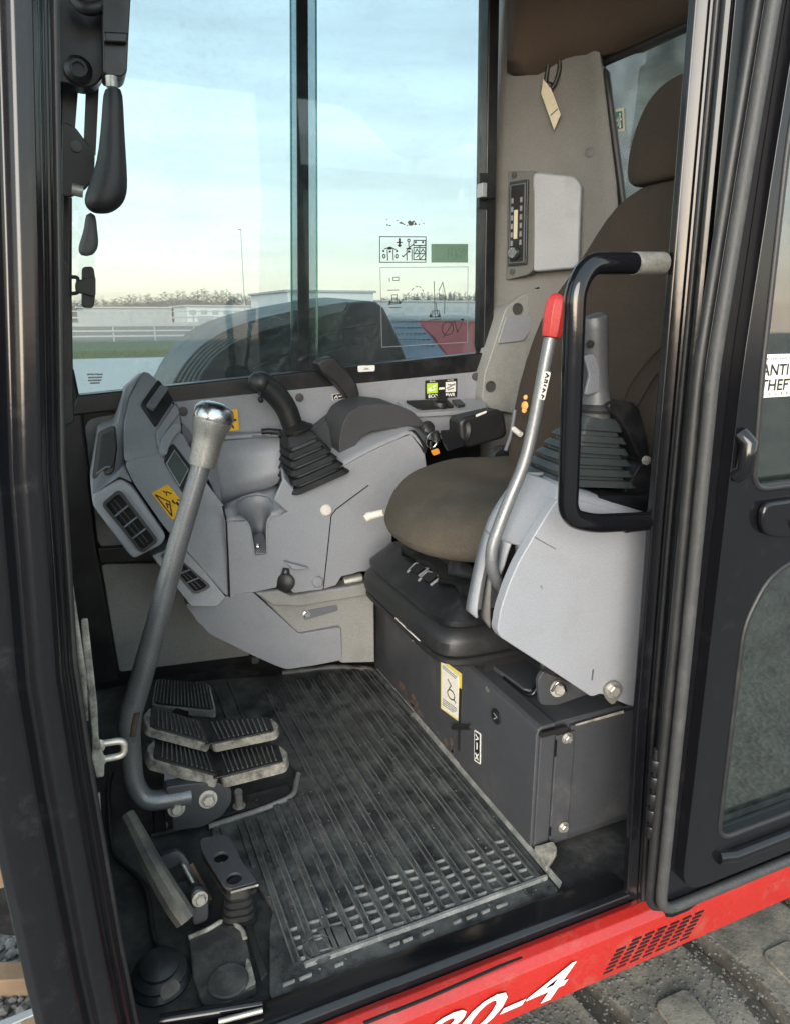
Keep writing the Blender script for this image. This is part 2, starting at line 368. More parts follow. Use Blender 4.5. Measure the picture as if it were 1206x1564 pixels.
def text(name, s, q, mat, parent, lift=.0012, th=.0006, shear=0., bold=0.):
    """lettering stretched to fill quad q"""
    cu = bpy.data.curves.new(name, 'FONT'); cu.body = s; cu.shear = shear; cu.offset = bold; cu.resolution_u = 3
    o = bpy.data.objects.new(name, cu); COL.objects.link(o)
    dg = bpy.context.evaluated_depsgraph_get(); me = bpy.data.meshes.new_from_object(o.evaluated_get(dg))
    bpy.data.objects.remove(o); bpy.data.curves.remove(cu)
    xs = [v.co.x for v in me.vertices]; ys = [v.co.y for v in me.vertices]
    x0, x1, y0, y1 = min(xs), max(xs), min(ys), max(ys); nrm = qnormal(q)
    if nrm.dot(Vector((0, 0, 1)) - qpt(q, .5, .5)) < 0: nrm = -nrm
    for v in me.vertices: v.co = qpt(q, (v.co.x - x0) / (x1 - x0), 1 - (v.co.y - y0) / (y1 - y0)) + nrm * lift
    return link(name, me, mat, parent)
def bolt(name, p, n, r, mat, parent, washer=True, hexa=True):
    """hex head bolt with washer, standing on p along n"""
    bm = bmesh.new(); h = r * .9
    if washer: add_lathe(bm, [(r * 1.45, 0), (r * 1.45, r * .22), (r * .9, r * .22)], p, n, 20)
    add_lathe(bm, [(r, r * .2), (r, r * .95), (r * .82, r * 1.12)], p, n, 6 if hexa else 18)
    return finish(bm, name, mat, parent, ang=25)
_ib = bmesh.new(); bmesh.ops.create_icosphere(_ib, subdivisions=1, radius=1)
ICO_V = [v.co.copy() for v in _ib.verts]; ICO_F = [[v.index for v in f.verts] for f in _ib.faces]; _ib.free()
def grains(name, items, mat, parent=None):
    """many small stones in one mesh: items of (location, (sx, sy, sz), turn)"""
    vs, fs = [], []
    for (x, y, z), (a, b, c), t in items:
        k = len(vs); ct, st_ = math.cos(t), math.sin(t)
        for v in ICO_V:
            px_, py_ = v.x * a, v.y * b
            vs.append((x + px_ * ct - py_ * st_, y + px_ * st_ + py_ * ct, z + v.z * c))
        fs += [[i + k for i in f] for f in ICO_F]
    me = bpy.data.meshes.new(name); me.from_pydata(vs, [], fs); me.update()
    return link(name, me, mat, parent)

# ================================================================ THE MACHINE: cab shell
cab = thing('excavator', (.6, 1.3, -.04), 'red and black excavator with an open operator cab', 'excavator')
# floor pan
prism('floor_pan', [(-.12, .845, -.03), (1.5, .845, -.03), (1.5, 2.02, -.03), (-.12, 2.02, -.03)], (0, 0, .016), 'floor_dirty', cab)
# door sill: lip along the doorway
bm = bmesh.new()
prof = [(.862, -.012), (.862, .000), (.856, .004), (.840, .006), (.822, .012), (.808, .013), (.800, .006), (.797, -.012), (.797, -.05), (.862, -.05)]
add_prism(bm, [(-.125, y, z) for y, z in prof], (.935, 0, 0))
finish(bm, 'door_sill', 'black_paint', cab, bevel=.003)
# red skirt panel under the doorway
bm = bmesh.new()
prof = [(.7965, -.004), (.785, -.001), (.770, -.006), (.759, -.018), (.756, -.035), (.7545, -.098), (.770, -.100), (.7965, -.09)]
add_prism(bm, [(-.128, y, z) for y, z in prof], (2.2, 0, 0))
skirt = finish(bm, 'side_skirt', 'red_paint', cab, bevel=.002)
skirt['label'] = 'glossy red skirt panel below the doorway'
# dark slot along the upper bend and the louvre openings
prism('slot', [(0.2773,0.7540,0.0180), (0.3855,0.7540,0.0175), (0.5026,0.7540,0.0222), (0.5455,0.7540,0.0210), (0.5027,0.7540,0.0196), (0.3855,0.7540,0.0141), (0.2812,0.7540,0.0137)], (0, .004, 0), 'dark_hole', skirt, smooth=False)
q = [(0.3595,0.7530,-0.0058), (0.6529,0.7530,-0.0036), (0.6433,0.7530,-0.0944), (0.3602,0.7530,-0.0925)]
t0 = [(.290, .7530, -.0290), (.652, .7530, -.0290), (.634, .7530, -.0880), (.272, .7530, -.0880)]
text('model_lettering', '080-4', t0, 'white_print', skirt, lift=.0008, bold=.012, shear=.28)
pitch = .0285
for r in range(7):
    for c in range(7):
        x = .722 + c * pitch + r * .0048; z = -.0845 + r * .0075
        if c == 0 and r > 5: continue
        a = .0095
        prism('louvre_slot', [(x - a, .7537, z - .0016), (x + a, .7537, z - .0016), (x + a + .002, .7537, z + .0016), (x - a + .002, .7537, z + .0016)], (0, .002, 0), 'dark_hole', skirt, smooth=False)
box('side_frame', (-.11, .96, -.20), (2.0, 1.9, -.055), 'black_satin', cab)

# ---- front pillar beside the doorway, grooved tube
def sweep_profile(name, prof, path, mat, parent, **k):
    """prof (x,y) swept up path of (dx,dy,z)"""
    bm = bmesh.new(); R = [[bm.verts.new((x + dx, y + dy, z)) for x, y in prof] for dx, dy, z in path]; n = len(prof)
    for i in range(len(R) - 1):
        for j in range(n): bm.faces.new((R[i][j], R[i][(j + 1) % n], R[i + 1][(j + 1) % n], R[i + 1][j]))
    bm.faces.new(R[0][::-1]); bm.faces.new(R[-1])
    return finish(bm, name, mat, parent, ang=40, **k)
path = [(.004, 0, -.06), (0, 0, .06), (-.010, 0, .25), (-.018, 0, .5), (-.020, 0, .63), (-.008, .003, .85), (.012, .006, 1.05), (.034, .012, 1.28), (.06, .022, 1.5), (.10, .04, 1.8), (.11, .045, 1.9)]
prof = [(-.125, .80), (-.120, .772), (-.108, .760), (-.090, .757), (-.072, .760), (-.066, .768), (-.062, .772), (-.056, .768), (-.050, .764), (-.036, .766), (-.030, .774), (-.028, .790),
        (-.022, .795), (-.018, .806), (-.018, .84), (-.024, .852), (-.05, .856), (-.10, .856), (-.118, .85), (-.125, .835)]
fp = sweep_profile('front_pillar', prof, path, 'black_paint', cab, bevel=.003)
tube('pillar_seal', [(-.0175 + a, .806 + b, z) for a, b, z in path], .0035, 'rubber_black', cab, seg=8)
# scuffed pale strip and striker on the pillar's inner edge
sheet('scuffed_strip', [[(-0.0354,0.8500,0.7168), (-0.0310,0.8500,0.7169)], [(-0.0350,0.8500,0.6537), (-0.0298,0.8500,0.6509)], [(-0.0365,0.8500,0.5883), (-0.0288,0.8500,0.5867)], [(-0.0378,0.8500,0.5325), (-0.0326,0.8500,0.5312)]], 'worn_edge', cab, thick=.006)
bm = bmesh.new()
add_prism(bm, [(-0.0273,0.8600,0.6551), (-0.0201,0.8600,0.6554), (-0.0204,0.8600,0.6275), (-0.0213,0.8600,0.5394), (-0.0241,0.8600,0.4984), (-0.0206,0.8600,0.4676), (-0.0234,0.8600,0.4424), (-0.0325,0.8600,0.4428), (-0.0352,0.8600,0.4716), (-0.0315,0.8600,0.5003), (-0.0300,0.8600,0.5415), (-0.0288,0.8600,0.6291)], (0, .006, 0))
finish(bm, 'striker_plate', 'worn_edge', cab, bevel=.002)
strk = thing('door_striker', (-.02, .866, .45), 'zinc U-shaped door striker on the black front pillar', 'striker')
tube('loop', fillet([(-0.0257,0.8720,0.4823), (0.0051,0.8720,0.4804), (0.0031,0.8720,0.4590), (-0.0262,0.8720,0.4599)], .010), .0044, 'zinc', strk, seg=10)
lathe('boss', [(.008, 0), (.008, .003), (.005, .004)], (-0.0259,0.8680,0.4822), (.5, -.8, .2), 'zinc', strk)
lathe('boss', [(.008, 0), (.008, .003), (.005, .004)], (-0.0272,0.8680,0.4618), (.5, -.8, .2), 'zinc', strk)
prism('paint_chip', [(-0.0337,0.8260,0.4403), (-0.0292,0.8260,0.4453), (-0.0314,0.8260,0.4032), (-0.0334,0.8260,0.3688), (-0.0336,0.8260,0.4082)], (0, .003, 0), 'worn_edge', cab)

# ---- rear door pillar, stepped section
path = [(.034, 0, -.022), (.030, 0, .03), (.014, 0, .35), (.004, 0, .69), (-.003, .0, 1.08), (-.009, .0, 1.38), (-.015, .01, 1.6), (-.03, .03, 1.9)]
prof = [(.90, .93), (.818, .848), (.776, .824), (.763, .812), (.764, .802), (.772, .798), (.778, .793), (.782, .797), (.788, .792), (.790, .780), (.796, .774), (.804, .778), (.808, .772), (.812, .757), (.822, .752), (.86, .752), (.90, .76), (.90, .93)]
bp = sweep_profile('rear_pillar', prof, path, 'black_paint', cab, bevel=.002)
path2 = [(.7865 + a, .7885 + b, z) for a, b, z in path]
tube('pillar_seal', path2, .0042, 'rubber_black', cab, seg=8)
# hinge on the rear pillar
ha, hb = V((0.7579,0.7280,0.2002)), V((0.7512,0.7280,0.3519))
for k in range(5):
    lathe('hinge_knuckle', [(.0085, 0), (.0095, .002), (.0095, .018), (.0085, .020)], ha + (hb - ha) * (k / 5), hb - ha, 'black_satin', cab, seg=14)
lathe('hinge_pin', [(.0045, 0), (.0045, (hb - ha).length + .014)], ha - (hb - ha).normalized() * .007, hb - ha, 'black_satin', cab, seg=10)
# ---- far side wall, window frame and panes
prism('side_wall', [(-.06, 1.99, -.03), (1.30, 1.99, -.03), (1.30, 1.99, .855), (-.06, 1.99, .785)], (0, .04, 0), 'black_satin', cab)
prism('lower_wall_panel', rounded([(0.0030,1.9750,0.3574), (0.4233,1.9750,0.3063), (0.4085,1.9750,0.0128), (0.0167,1.9750,0.0365)], .012), (0, .012, 0), 'panel_beige', cab, bevel=.003)
prism('upper_wall_panel', rounded([(0.0005,1.9750,0.7454), (0.1958,1.9750,0.7688), (0.1641,1.9750,0.3803), (-0.0006,1.9750,0.4019)], .03), (0, .012, 0), 'panel_beige', cab, bevel=.003)
wf = [(-0.0082,1.9300,0.8092), (1.1387,1.9300,0.8896), (1.1478,1.9300,0.8349), (-0.0326,1.9300,0.7595)]
prism('window_frame', wf, (0, .055, 0), 'black_satin', cab, bevel=.006)
prism('window_frame', [(1.1257,1.9320,0.9051), (1.1065,1.9320,1.8976), (1.1403,1.9320,1.9031), (1.1615,1.9320,0.8107)], (0, .06, 0), 'black_satin', cab, bevel=.005)
prism('window_frame', [(-0.0231,1.9310,0.7524), (0.0265,1.9310,1.2605), (0.0964,1.9310,1.7345), (0.0159,1.9310,1.7215), (-0.0767,1.9310,0.7554)], (0, .06, 0), 'black_satin', cab, bevel=.005)
# the front corner post below the window
prism('corner_post', [(-0.0669,1.9400,0.8792), (-0.0095,1.9400,0.8776), (0.0004,1.9400,0.7499), (-0.0006,1.9400,0.4125), (0.0044,1.9400,0.3357), (0.0190,1.9400,0.0272), (-0.0905,1.9400,0.0117)], (0, .05, 0), 'black_satin', cab, bevel=.01)
prism('cross_bar', [(-0.0069,1.9550,0.4088), (0.2498,1.9550,0.3941), (0.2466,1.9550,0.3488), (-0.0050,1.9550,0.3650)], (0, .03, 0), 'black_satin', cab, bevel=.004)
def pane(name, pts, mat, th=.005): return prism(name, pts, (0, th, 0), mat, cab, smooth=False)
pane('window_pane', [(-0.0306,1.9530,0.7791), (0.0776,1.9530,1.7639), (0.6376,1.9530,1.8571), (0.6120,1.9530,0.8149)], 'glass_window')
pane('window_pane', [(0.5406,1.9680,0.8072), (0.5780,1.9680,1.8530), (1.1420,1.9680,1.9468), (1.1769,1.9680,0.8434)], 'glass_window')
prism('pane_edge', [(0.6087,1.9525,0.8385), (0.6358,1.9525,1.8566), (0.6391,1.9525,1.8572), (0.6125,1.9525,0.8383)], (0, .006, 0), 'glass_edge', cab, smooth=False)
prism('pane_edge', [(0.5396,1.9675,0.8324), (0.5762,1.9675,1.8525), (0.5795,1.9675,1.8530), (0.5443,1.9675,0.8323)], (0, .006, 0), 'glass_edge', cab, smooth=False)
prism('window_mullion', [(0.5903,1.9600,1.8519), (0.6183,1.9600,1.8566), (0.5903,1.9600,0.8421), (0.5583,1.9600,0.8395)], (0, .006, 0), 'rubber_black', cab)
# latch on the rear frame
lt = thing('window_latch', (1.1253,1.9300,1.2894), 'small black latch on the window frame by the radio', 'latch')
prism('base', rounded([(1.0891,1.9250,1.3825), (1.1207,1.9250,1.3847), (1.1223,1.9250,1.2904), (1.0903,1.9250,1.2887)], .006), (0, .006, 0), 'black_satin', lt, bevel=.002)
prism('catch', rounded([(1.0933,1.9050,1.3527), (1.1336,1.9050,1.3519), (1.1329,1.9050,1.3177), (1.0948,1.9050,1.3122)], .006), (0, .02, 0), 'black_satin', lt, bevel=.003)
box('grip', tuple(V((1.0875,1.9000,1.3179))), tuple(V((1.1016,1.9120,1.3543)) + V(0, .02, 0)), 'galvanised', lt, bevel=.001)

# ---- rear corner trim, rear wall, rear window, roof
def cpp(s, z, o=0.): # point on the corner trim: s along it, o proud of it
    return (1.18 + .74 * s - .68 * o, 1.94 - .68 * s - .74 * o, z)
rows = []
for z in (0, .3, .6, .75, .9, 1.05, 1.2, 1.35, 1.5, 1.62, 1.72, 1.80, 1.88):
    k = max(0, (z - 1.55)) ** 2 * 1.6
    e = 1 - max(0., z - 1.24) * .62
    rows.append([cpp(s * e, z, o + k * max(0., s) / .3) for s, o in ((-.06, -.035), (-.02, -.004), (.0, .002), (.06, .0), (.14, -.002), (.22, -.002), (.29, .002), (.318, .010), (.330, .006), (.338, -.02))])
sheet('corner_trim', rows, 'trim_grey', cab, thick=.006, ang=50)
box('rear_wall', (1.425, .85, 0), (1.46, 1.80, 1.22), 'trim_grey', cab)
prism('rear_glass', [(1.44, .80, 1.18), (1.44, 1.80, 1.18), (1.44, 1.86, 1.75), (1.44, .80, 1.75)], (.005, 0, 0), 'glass_rear', cab, smooth=False)
tube('rear_glass_seal', [cpp(.344 * (1 - max(0., z - 1.24) * .62), z, -.006) for z in (1.15, 1.25, 1.35, 1.45, 1.55, 1.62)] + [(1.372, 1.775, 1.648), (1.42, .9, 1.650)], .011, 'rubber_black', cab, seg=8)
rows = []
for y in (.80, 1.2, 1.5, 1.68, 1.75, 1.82, 1.88, 1.925):
    d = 0 if y < 1.68 else (y - 1.68) * .78
    rows.append([(max(x - d * (1 if x > 1.25 else .5), 1.168 if y > 1.80 else .0), y, z - (.03 if y > 1.85 else 0)) for x, z in ((1.425, 1.655), (1.400, 1.662), (1.36, 1.675), (1.32, 1.70), (1.27, 1.75), (1.20, 1.805), (1.10, 1.84), (.9, 1.86))])
sheet('roof_header', rows, 'roof_liner', cab, thick=.006, ang=60)
box('roof', (-.1, .84, 1.868), (1.5, 2.02, 1.93), 'roof_liner', cab, bevel=.02)
lathe('trim_screw', [(.013, 0), (.013, .004), (.005, .005)], cpp(.235, 1.43, .002), (-.68, -.74, 0), 'screw_grey', cab)
lathe('trim_screw', [(.013, 0), (.013, .004), (.005, .005)], cpp(.262, 1.105, .002), (-.68, -.74, 0), 'screw_grey', cab)
# escape sign on the rear glass
q = [(1.4370,1.7934,1.5470), (1.4370,1.7556,1.5422), (1.4370,1.7432,1.4835), (1.4370,1.7809,1.4874)]
es = thing('escape_sign', (1.4360,1.7606,1.4845), 'small square emergency exit pictogram on the rear window', 'sign')
sticker('backing', q, 'tag_paper', es)
q2 = [qpt(q, .14, .12), qpt(q, .86, .12), qpt(q, .86, .88), qpt(q, .14, .88)]
sticker('field', q2, 'green_sign', es, lift=.0016)
strokes('running_figure', q, [[(.62, .34), (.48, .55), (.62, .66), (.60, .82)], [(.48, .55), (.40, .70), (.26, .74)], [(.58, .38), (.40, .42), (.32, .52)], [(.58, .40), (.72, .50)]], .006, 'white_sticker', es, lift=.0026, fills=[circle(.66, .25, .06, .06, 8)[:-1]])
# lower trim block beside the seat with screw recesses
prism('rear_trim_block', rounded([(1.1119,1.8800,0.8593), (1.1660,1.8800,1.0185), (1.2268,1.8800,1.0595), (1.3414,1.8800,1.0757), (1.3202,1.8800,0.6841), (1.1218,1.8800,0.7246), (1.0952,1.8800,0.7578), (1.1015,1.8800,0.8324)], .012), (0, .07, 0), 'panel_beige', cab, bevel=.008)
for p in ((1.2040,1.8780,1.0160), (1.1215,1.8780,0.7932)):
    bm = bmesh.new(); add_lathe(bm, [(.017, 0), (.017, .003), (.012, .003), (.010, -.004), (.0, -.004)], p, (0, -1, 0), 18); finish(bm, 'screw_recess', 'screw_grey', cab)
# front windscreen of the cab beside the pillar
prism('windscreen', [(-.10, .86, .55), (-.10, 1.94, .55), (-.02, 1.94, 1.88), (-.02, .86, 1.88)], (.005, 0, 0), 'glass_clear', cab, smooth=False)
box('windscreen_bar', (-.115, .86, .50), (-.085, 1.94, .55), 'black_satin', cab, bevel=.004)
prism('front_kick_panel', [(-.11, .86, -.02), (-.11, 1.95, -.02), (-.11, 1.95, .50), (-.11, .86, .50)], (.01, 0, 0), 'black_satin', cab)

# ---- the open door, folded back along the side
door = bpy.data.objects.new('door', None); COL.objects.link(door); door.parent = cab
door['label'] = 'open black cab door with two glass panes, folded back'
DY = .712
ol = [(.766, .062), (.763, .20), (.757, .52), (.746, .93), (.762, 1.176), (.775, 1.36), (.80, 1.60), (1.62, 1.60), (1.62, .062)]
ol = rounded([(x, DY, z) for x, z in ol], .035, 5)
up = rounded([(.838, DY, .765), (.826, DY, .93), (.818, DY, 1.20), (.84, DY, 1.52), (1.56, DY, 1.52), (1.56, DY, .765)], .03, 5)
lo = rounded([(.866, DY, .182), (.862, DY, .38), (.858, DY, .56), (.895, DY, .63), (.96, DY, .655), (1.56, DY, .655), (1.56, DY, .182)], .03, 5)
def holed(name, outer, holes, vec, mat, parent, **k):
    """flat plate with holes, filled by triangulation"""
    bm = bmesh.new(); es_ = []
    for lp in [outer] + holes:
        vs = [bm.verts.new(p) for p in lp]
        es_ += [bm.edges.new((vs[i], vs[(i + 1) % len(vs)])) for i in range(len(vs))]
    bmesh.ops.triangle_fill(bm, use_beauty=True, use_dissolve=False, edges=es_)
    bmesh.ops.dissolve_limit(bm, angle_limit=.01, verts=bm.verts[:], edges=bm.edges[:])
    r = bmesh.ops.extrude_face_region(bm, geom=bm.faces[:])
    bmesh.ops.translate(bm, verts=[v for v in r['geom'] if isinstance(v, bmesh.types.BMVert)], vec=vec)
    return finish(bm, name, mat, parent, **k)
holed('door_panel', ol, [up, lo], (0, .022, 0), 'black_paint', door, bevel=.002)
def ring(name, loop, r, mat, parent, inset=0.):
    bm = bmesh.new(); pts = [Vector(p) for p in loop]
    n = len(pts); rings = []; c = sum(pts, Vector()) / n
    for i in range(n):
        t = (pts[(i + 1) % n] - pts[i - 1]).normalized(); u = Vector((0, -1, 0)); s = t.cross(u).normalized()
        rings.append([bm.verts.new(pts[i] + (u * math.cos(a) + s * math.sin(a)) * r) for a in [2 * math.pi * k / 10 for k in range(10)]])
    for i in range(n):
        for k in range(10): bm.faces.new((rings[i][k], rings[i][(k + 1) % 10], rings[(i + 1) % n][(k + 1) % 10], rings[(i + 1) % n][k]))
    return finish(bm, name, mat, parent, ang=60)
ring('door_seal', [(p[0] + .005, DY - .008, p[2] + .004) for p in ol], .0090, 'rubber_seal', door)
ring('door_seal', [(p[0] - .004, DY + .008, p[2] - .004) for p in ol], .0075, 'rubber_black', door)
# raised inner frame of the door
def inset(loop, d):
    pts = [Vector(p) for p in loop]; n = len(pts); out = []
    for i in range(n):
        t = (pts[(i + 1) % n] - pts[i - 1]).normalized(); out.append(pts[i] + t.cross(Vector((0, -1, 0))) * d)
    return out
c1 = [(.800, DY, .10), (.795, DY, .52), (.79, DY, .93), (.80, DY, 1.2), (.82, DY, 1.57), (1.6, DY, 1.57), (1.6, DY, .10)]
holed('door_inner_frame', rounded(c1, .05, 5), [[(x, DY, z) for x, _, z in inset(up, .0)], inset(lo, .0)], (0, -.020, 0), 'black_paint', door, bevel=.007, seg=3)
tube('door_rib', [(.872, DY - .020, .148), (.90, DY - .026, .146), (1.6, DY - .026, .146)], .011, 'black_paint', door)
ring('glass_gasket', [(x, DY - .019, z) for x, _, z in up], .0045, 'rubber_black', door)
ring('glass_gasket', [(x, DY - .019, z) for x, _, z in lo], .0045, 'rubber_black', door)
prism('door_glass', [(.815, DY + .004, .76), (1.57, DY + .004, .76), (1.57, DY + .004, 1.54), (.815, DY + .004, 1.54)], (0, .005, 0), 'glass_door', door, smooth=False)
prism('door_glass', [(.85, DY + .004, .175), (1.57, DY + .004, .175), (1.57, DY + .004, .665), (.85, DY + .004, .665)], (0, .005, 0), 'glass_door', door, smooth=False)
prism('door_handle', rounded([(.852, DY - .021, .748), (.848, DY - .021, .722), (.862, DY - .021, .700), (.90, DY - .021, .692), (1.0, DY - .021, .692), (1.0, DY - .021, .748)], .015), (0, -.012, 0), 'black_paint', door, bevel=.005, seg=3)
lathe('door_lock', [(.016, 0), (.016, .008), (.012, .012)], (.925, DY - .033, .716), (0, -1, 0), 'black_satin', door)
tube('door_latch_bump', [(.803, DY - .018, .79), (.806, DY - .030, .80), (.806, DY - .030, .835), (.803, DY - .018, .845)], .012, 'black_paint', door)
# anti theft notice on the door glass
q = [(.842, DY - .0005, .948), (1.0, DY - .0005, .948), (1.0, DY - .0005, .890), (.842, DY - .0005, .890)]
ns = thing('theft_notice', (.88, DY - .001, .876), 'white ANTI THEFT notice stuck on the open door glass', 'notice')
sticker('backing', q, 'white_sticker', ns)
text('lettering', 'ANTI', [(.846, DY - .0005, .935), (.897, DY - .0005, .935), (.897, DY - .0005, .9195), (.846, DY - .0005, .9195)], 'black_print', ns, lift=.0016, bold=.02)
text('lettering', 'THEFT', [(.847, DY - .0005, .9145), (.915, DY - .0005, .9145), (.915, DY - .0005, .899), (.847, DY - .0005, .899)], 'black_print', ns, lift=.0016, bold=.02)
text('lettering', 'protected by', [(.848, DY - .0005, .9445), (.905, DY - .0005, .9445), (.905, DY - .0005, .9395), (.848, DY - .0005, .9395)], 'black_print', ns, lift=.0016)
text('lettering', 'S Y S T E M', [(.852, DY - .0005, .8965), (.92, DY - .0005, .8965), (.92, DY - .0005, .8925), (.852, DY - .0005, .8925)], 'black_print', ns, lift=.0016)
# body side behind the door and the rear quarter
box('rear_quarter_panel', (.905, .775, -.05), (1.9, .80, .70), 'black_satin', cab, bevel=.004)
prism('rear_quarter_glass', [(.90, .782, .70), (1.45, .782, .70), (1.45, .80, 1.7), (.90, .80, 1.7)], (0, .005, 0), 'glass_rear', cab, smooth=False)
box('rear_quarter_post', (1.44, .775, .70), (1.52, .84, 1.9), 'black_paint', cab, bevel=.01)
box('roof_rail', (-.02, .80, 1.83), (1.5, .86, 1.93), 'black_paint', cab, bevel=.015)

# ---- grab handle on the rear pillar
gh = thing('grab_handle', (.76, .80, .70), 'black tubular grab handle fixed to the rear door pillar', 'handle')
tube('handle_tube', fillet([(0.7547,0.8150,1.0679), (0.6193,0.8000,1.0635), (0.5955,0.7950,1.0324), (0.6068,0.7950,0.7260), (0.6562,0.8000,0.7093), (0.7672,0.8150,0.6966)], .05, 8), .0142, 'gloss_black', gh, seg=20)
tube('worn_sleeve', [(0.6976,0.8094,1.0661), (0.7269,0.8122,1.0670), (0.7535,0.8149,1.0679)], .0150, 'zinc', gh, seg=20)
tube('worn_end', [(0.7246,0.8095,0.6999), (0.7644,0.8148,0.6969)], .0148, 'gloss_black', gh, seg=20)

# ================================================================ front console (monitor pod with air vents)
fc = thing('front_console', (.12, 1.85, .5), 'grey plastic front console with dark displays and air vents', 'console')
def shell(name, front, depth_y, mat, parent, **k):
    """front polygon closed back to the wall at y = depth_y"""
    bm = bmesh.new(); a = [bm.verts.new(p) for p in front]; b = [bm.verts.new((p[0], depth_y, p[2])) for p in front]; n = len(a)
    bm.faces.new(a); bm.faces.new(b[::-1])
    for i in range(n): bm.faces.new((a[i], b[i], b[(i + 1) % n], a[(i + 1) % n]))
    return finish(bm, name, mat, parent, **k)
fas = [(0.1599,1.7889,0.6781), (0.1880,1.8200,0.7110), (0.2206,1.8371,0.7188), (0.2446,1.8050,0.6532), (0.2559,1.7695,0.5896), (0.2278,1.7275,0.5392), (0.1607,1.6794,0.5024), (0.1486,1.6852,0.5191), (0.1143,1.7105,0.5800), (0.0896,1.7299,0.6259), (0.0765,1.7525,0.6700)]
fup = [(0.1498,1.9451,0.8611), (0.1638,1.9468,0.8575), (0.1810,1.9366,0.8389), (0.2093,1.8999,0.7854), (0.2233,1.8812,0.7584), (0.2222,1.8452,0.7176), (0.1867,1.8167,0.6993), (0.1598,1.7884,0.6776), (0.0765,1.7521,0.6695), (0.0800,1.7804,0.7005), (0.0885,1.8264,0.7498), (0.1082,1.8822,0.8058)]
shell('upper_fascia', rounded(fup, .012, 3), 1.952, 'grey_plastic', fc, bevel=.005, seg=3)
shell('fascia', rounded(fas, .015, 3), 1.955, 'grey_plastic', fc, bevel=.006, seg=3)
# left flank of the pod with the narrow dark outlet
sd_ = [(0.1445,1.9100,0.8616), (0.1002,1.9000,0.8257), (0.0876,1.8600,0.7909), (0.0706,1.8400,0.7490), (0.0312,1.8400,0.7348), (0.0040,1.8000,0.6280), (-0.0016,1.7200,0.6043), (0.0613,1.7000,0.6464), (0.0888,1.7200,0.6251), (0.0786,1.8000,0.6610), (0.0837,1.8300,0.7164), (0.1081,1.8800,0.8060)]
shell('flank', sd_, 1.95, 'grey_plastic', fc, bevel=.005, seg=2)
q = [(0.0307,1.8058,0.7353), (0.0675,1.7959,0.7510), (0.0520,1.7719,0.6430), (0.0056,1.7857,0.6278)]
prism('side_outlet', rounded([(0.0306,1.7973,0.7366), (0.0671,1.7875,0.7522), (0.0661,1.7741,0.7025), (0.0528,1.7632,0.6447), (0.0056,1.7773,0.6295)], .01), Vector((-0.3509,-0.9023,0.2506)) * .010, 'rubber_black', fc, bevel=.004)
prism('outlet_flap', rounded([(0.0344,1.7827,0.7312), (0.0618,1.7752,0.7422), (0.0611,1.7641,0.7016), (0.0507,1.7565,0.6595), (0.0160,1.7665,0.6472)], .008), Vector((-0.3509,-0.9023,0.2506)) * .003, 'screen_dark', fc, bevel=.001)
tube('flap_ledge', [(0.0143,1.7627,0.6451), (0.0359,1.7586,0.6603), (0.0458,1.7547,0.6603)], .0025, 'grey_plastic_dark', fc, seg=8)
# vent block
vb = [(-0.0017,1.7086,0.6055), (0.0622,1.7084,0.6431), (0.0869,1.6987,0.6210), (0.1465,1.6596,0.5083), (0.1347,1.6565,0.4895), (0.0725,1.6594,0.4631), (0.0628,1.6635,0.4728), (-0.0009,1.7029,0.5844)]
shell('vent_housing', rounded(vb, .014, 3), 1.93, 'grey_plastic', fc, bevel=.005, seg=3)
def vent(parent, q, n, nrm, th=.008):
    """louvred air vent: bezel, dark throat, cross vanes"""
    q = [Vector(p) for p in q]; nrm = Vector(nrm)
    fr = [qpt(q, u, v) for u, v in ((0, 0), (1, 0), (1, 1), (0, 1))]
    inn = [qpt(q, u, v) for u, v in ((.05, .13), (.95, .13), (.95, .87), (.05, .87))]
    v = bpy.data.objects.new('air_vent', None); COL.objects.link(v); v.parent = parent; v.matrix_parent_inverse = Matrix.Translation(-parent.location)
    bm = bmesh.new(); o = rounded(fr, .012, 4); i_ = rounded(inn, .008, 4)
    a = [bm.verts.new(p) for p in o]; b = [bm.verts.new(p + nrm * th) for p in o]; c = [bm.verts.new(p + nrm * th) for p in i_]; d = [bm.verts.new(p - nrm * .002) for p in i_]; m = len(o)
    for k in range(m):
        k2 = (k + 1) % m
        bm.faces.new((a[k], a[k2], b[k2], b[k])); bm.faces.new((b[k], b[k2], c[k2], c[k])); bm.faces.new((c[k], c[k2], d[k2], d[k]))
    finish(bm, 'bezel', 'rubber_black', v, ang=40)
    prism('throat', [p + nrm * .0008 for p in i_], nrm * .001, 'dark_hole', v, smooth=False)
    for k in range(1, n):
        u = .06 + .88 * k / n
        prism('vane', [qpt(q, u - .013, .13) + nrm * .001, qpt(q, u + .013, .13) + nrm * .001, qpt(q, u + .013, .87) + nrm * .001, qpt(q, u - .013, .87) + nrm * .001], nrm * (th * .75), 'grey_plastic_dark', v)
    for k in range(n):
        u0 = .06 + .88 * k / n + .02; u1 = u0 + .88 / n - .04
        for vv in (.42, .64):
            prism('vane', [qpt(q, u0, vv) + nrm * .001, qpt(q, u1, vv) + nrm * .001, qpt(q, u1, vv + .05) + nrm * .001, qpt(q, u0, vv + .05) + nrm * .001], nrm * (th * .35), 'rubber_black', v)
    return v
vent(fc, [(0.0579,1.6998,0.6200), (0.1300,1.6567,0.4992), (0.0895,1.6565,0.4743), (0.0167,1.6981,0.5887)], 4, (-0.1509,-0.9560,0.2516))
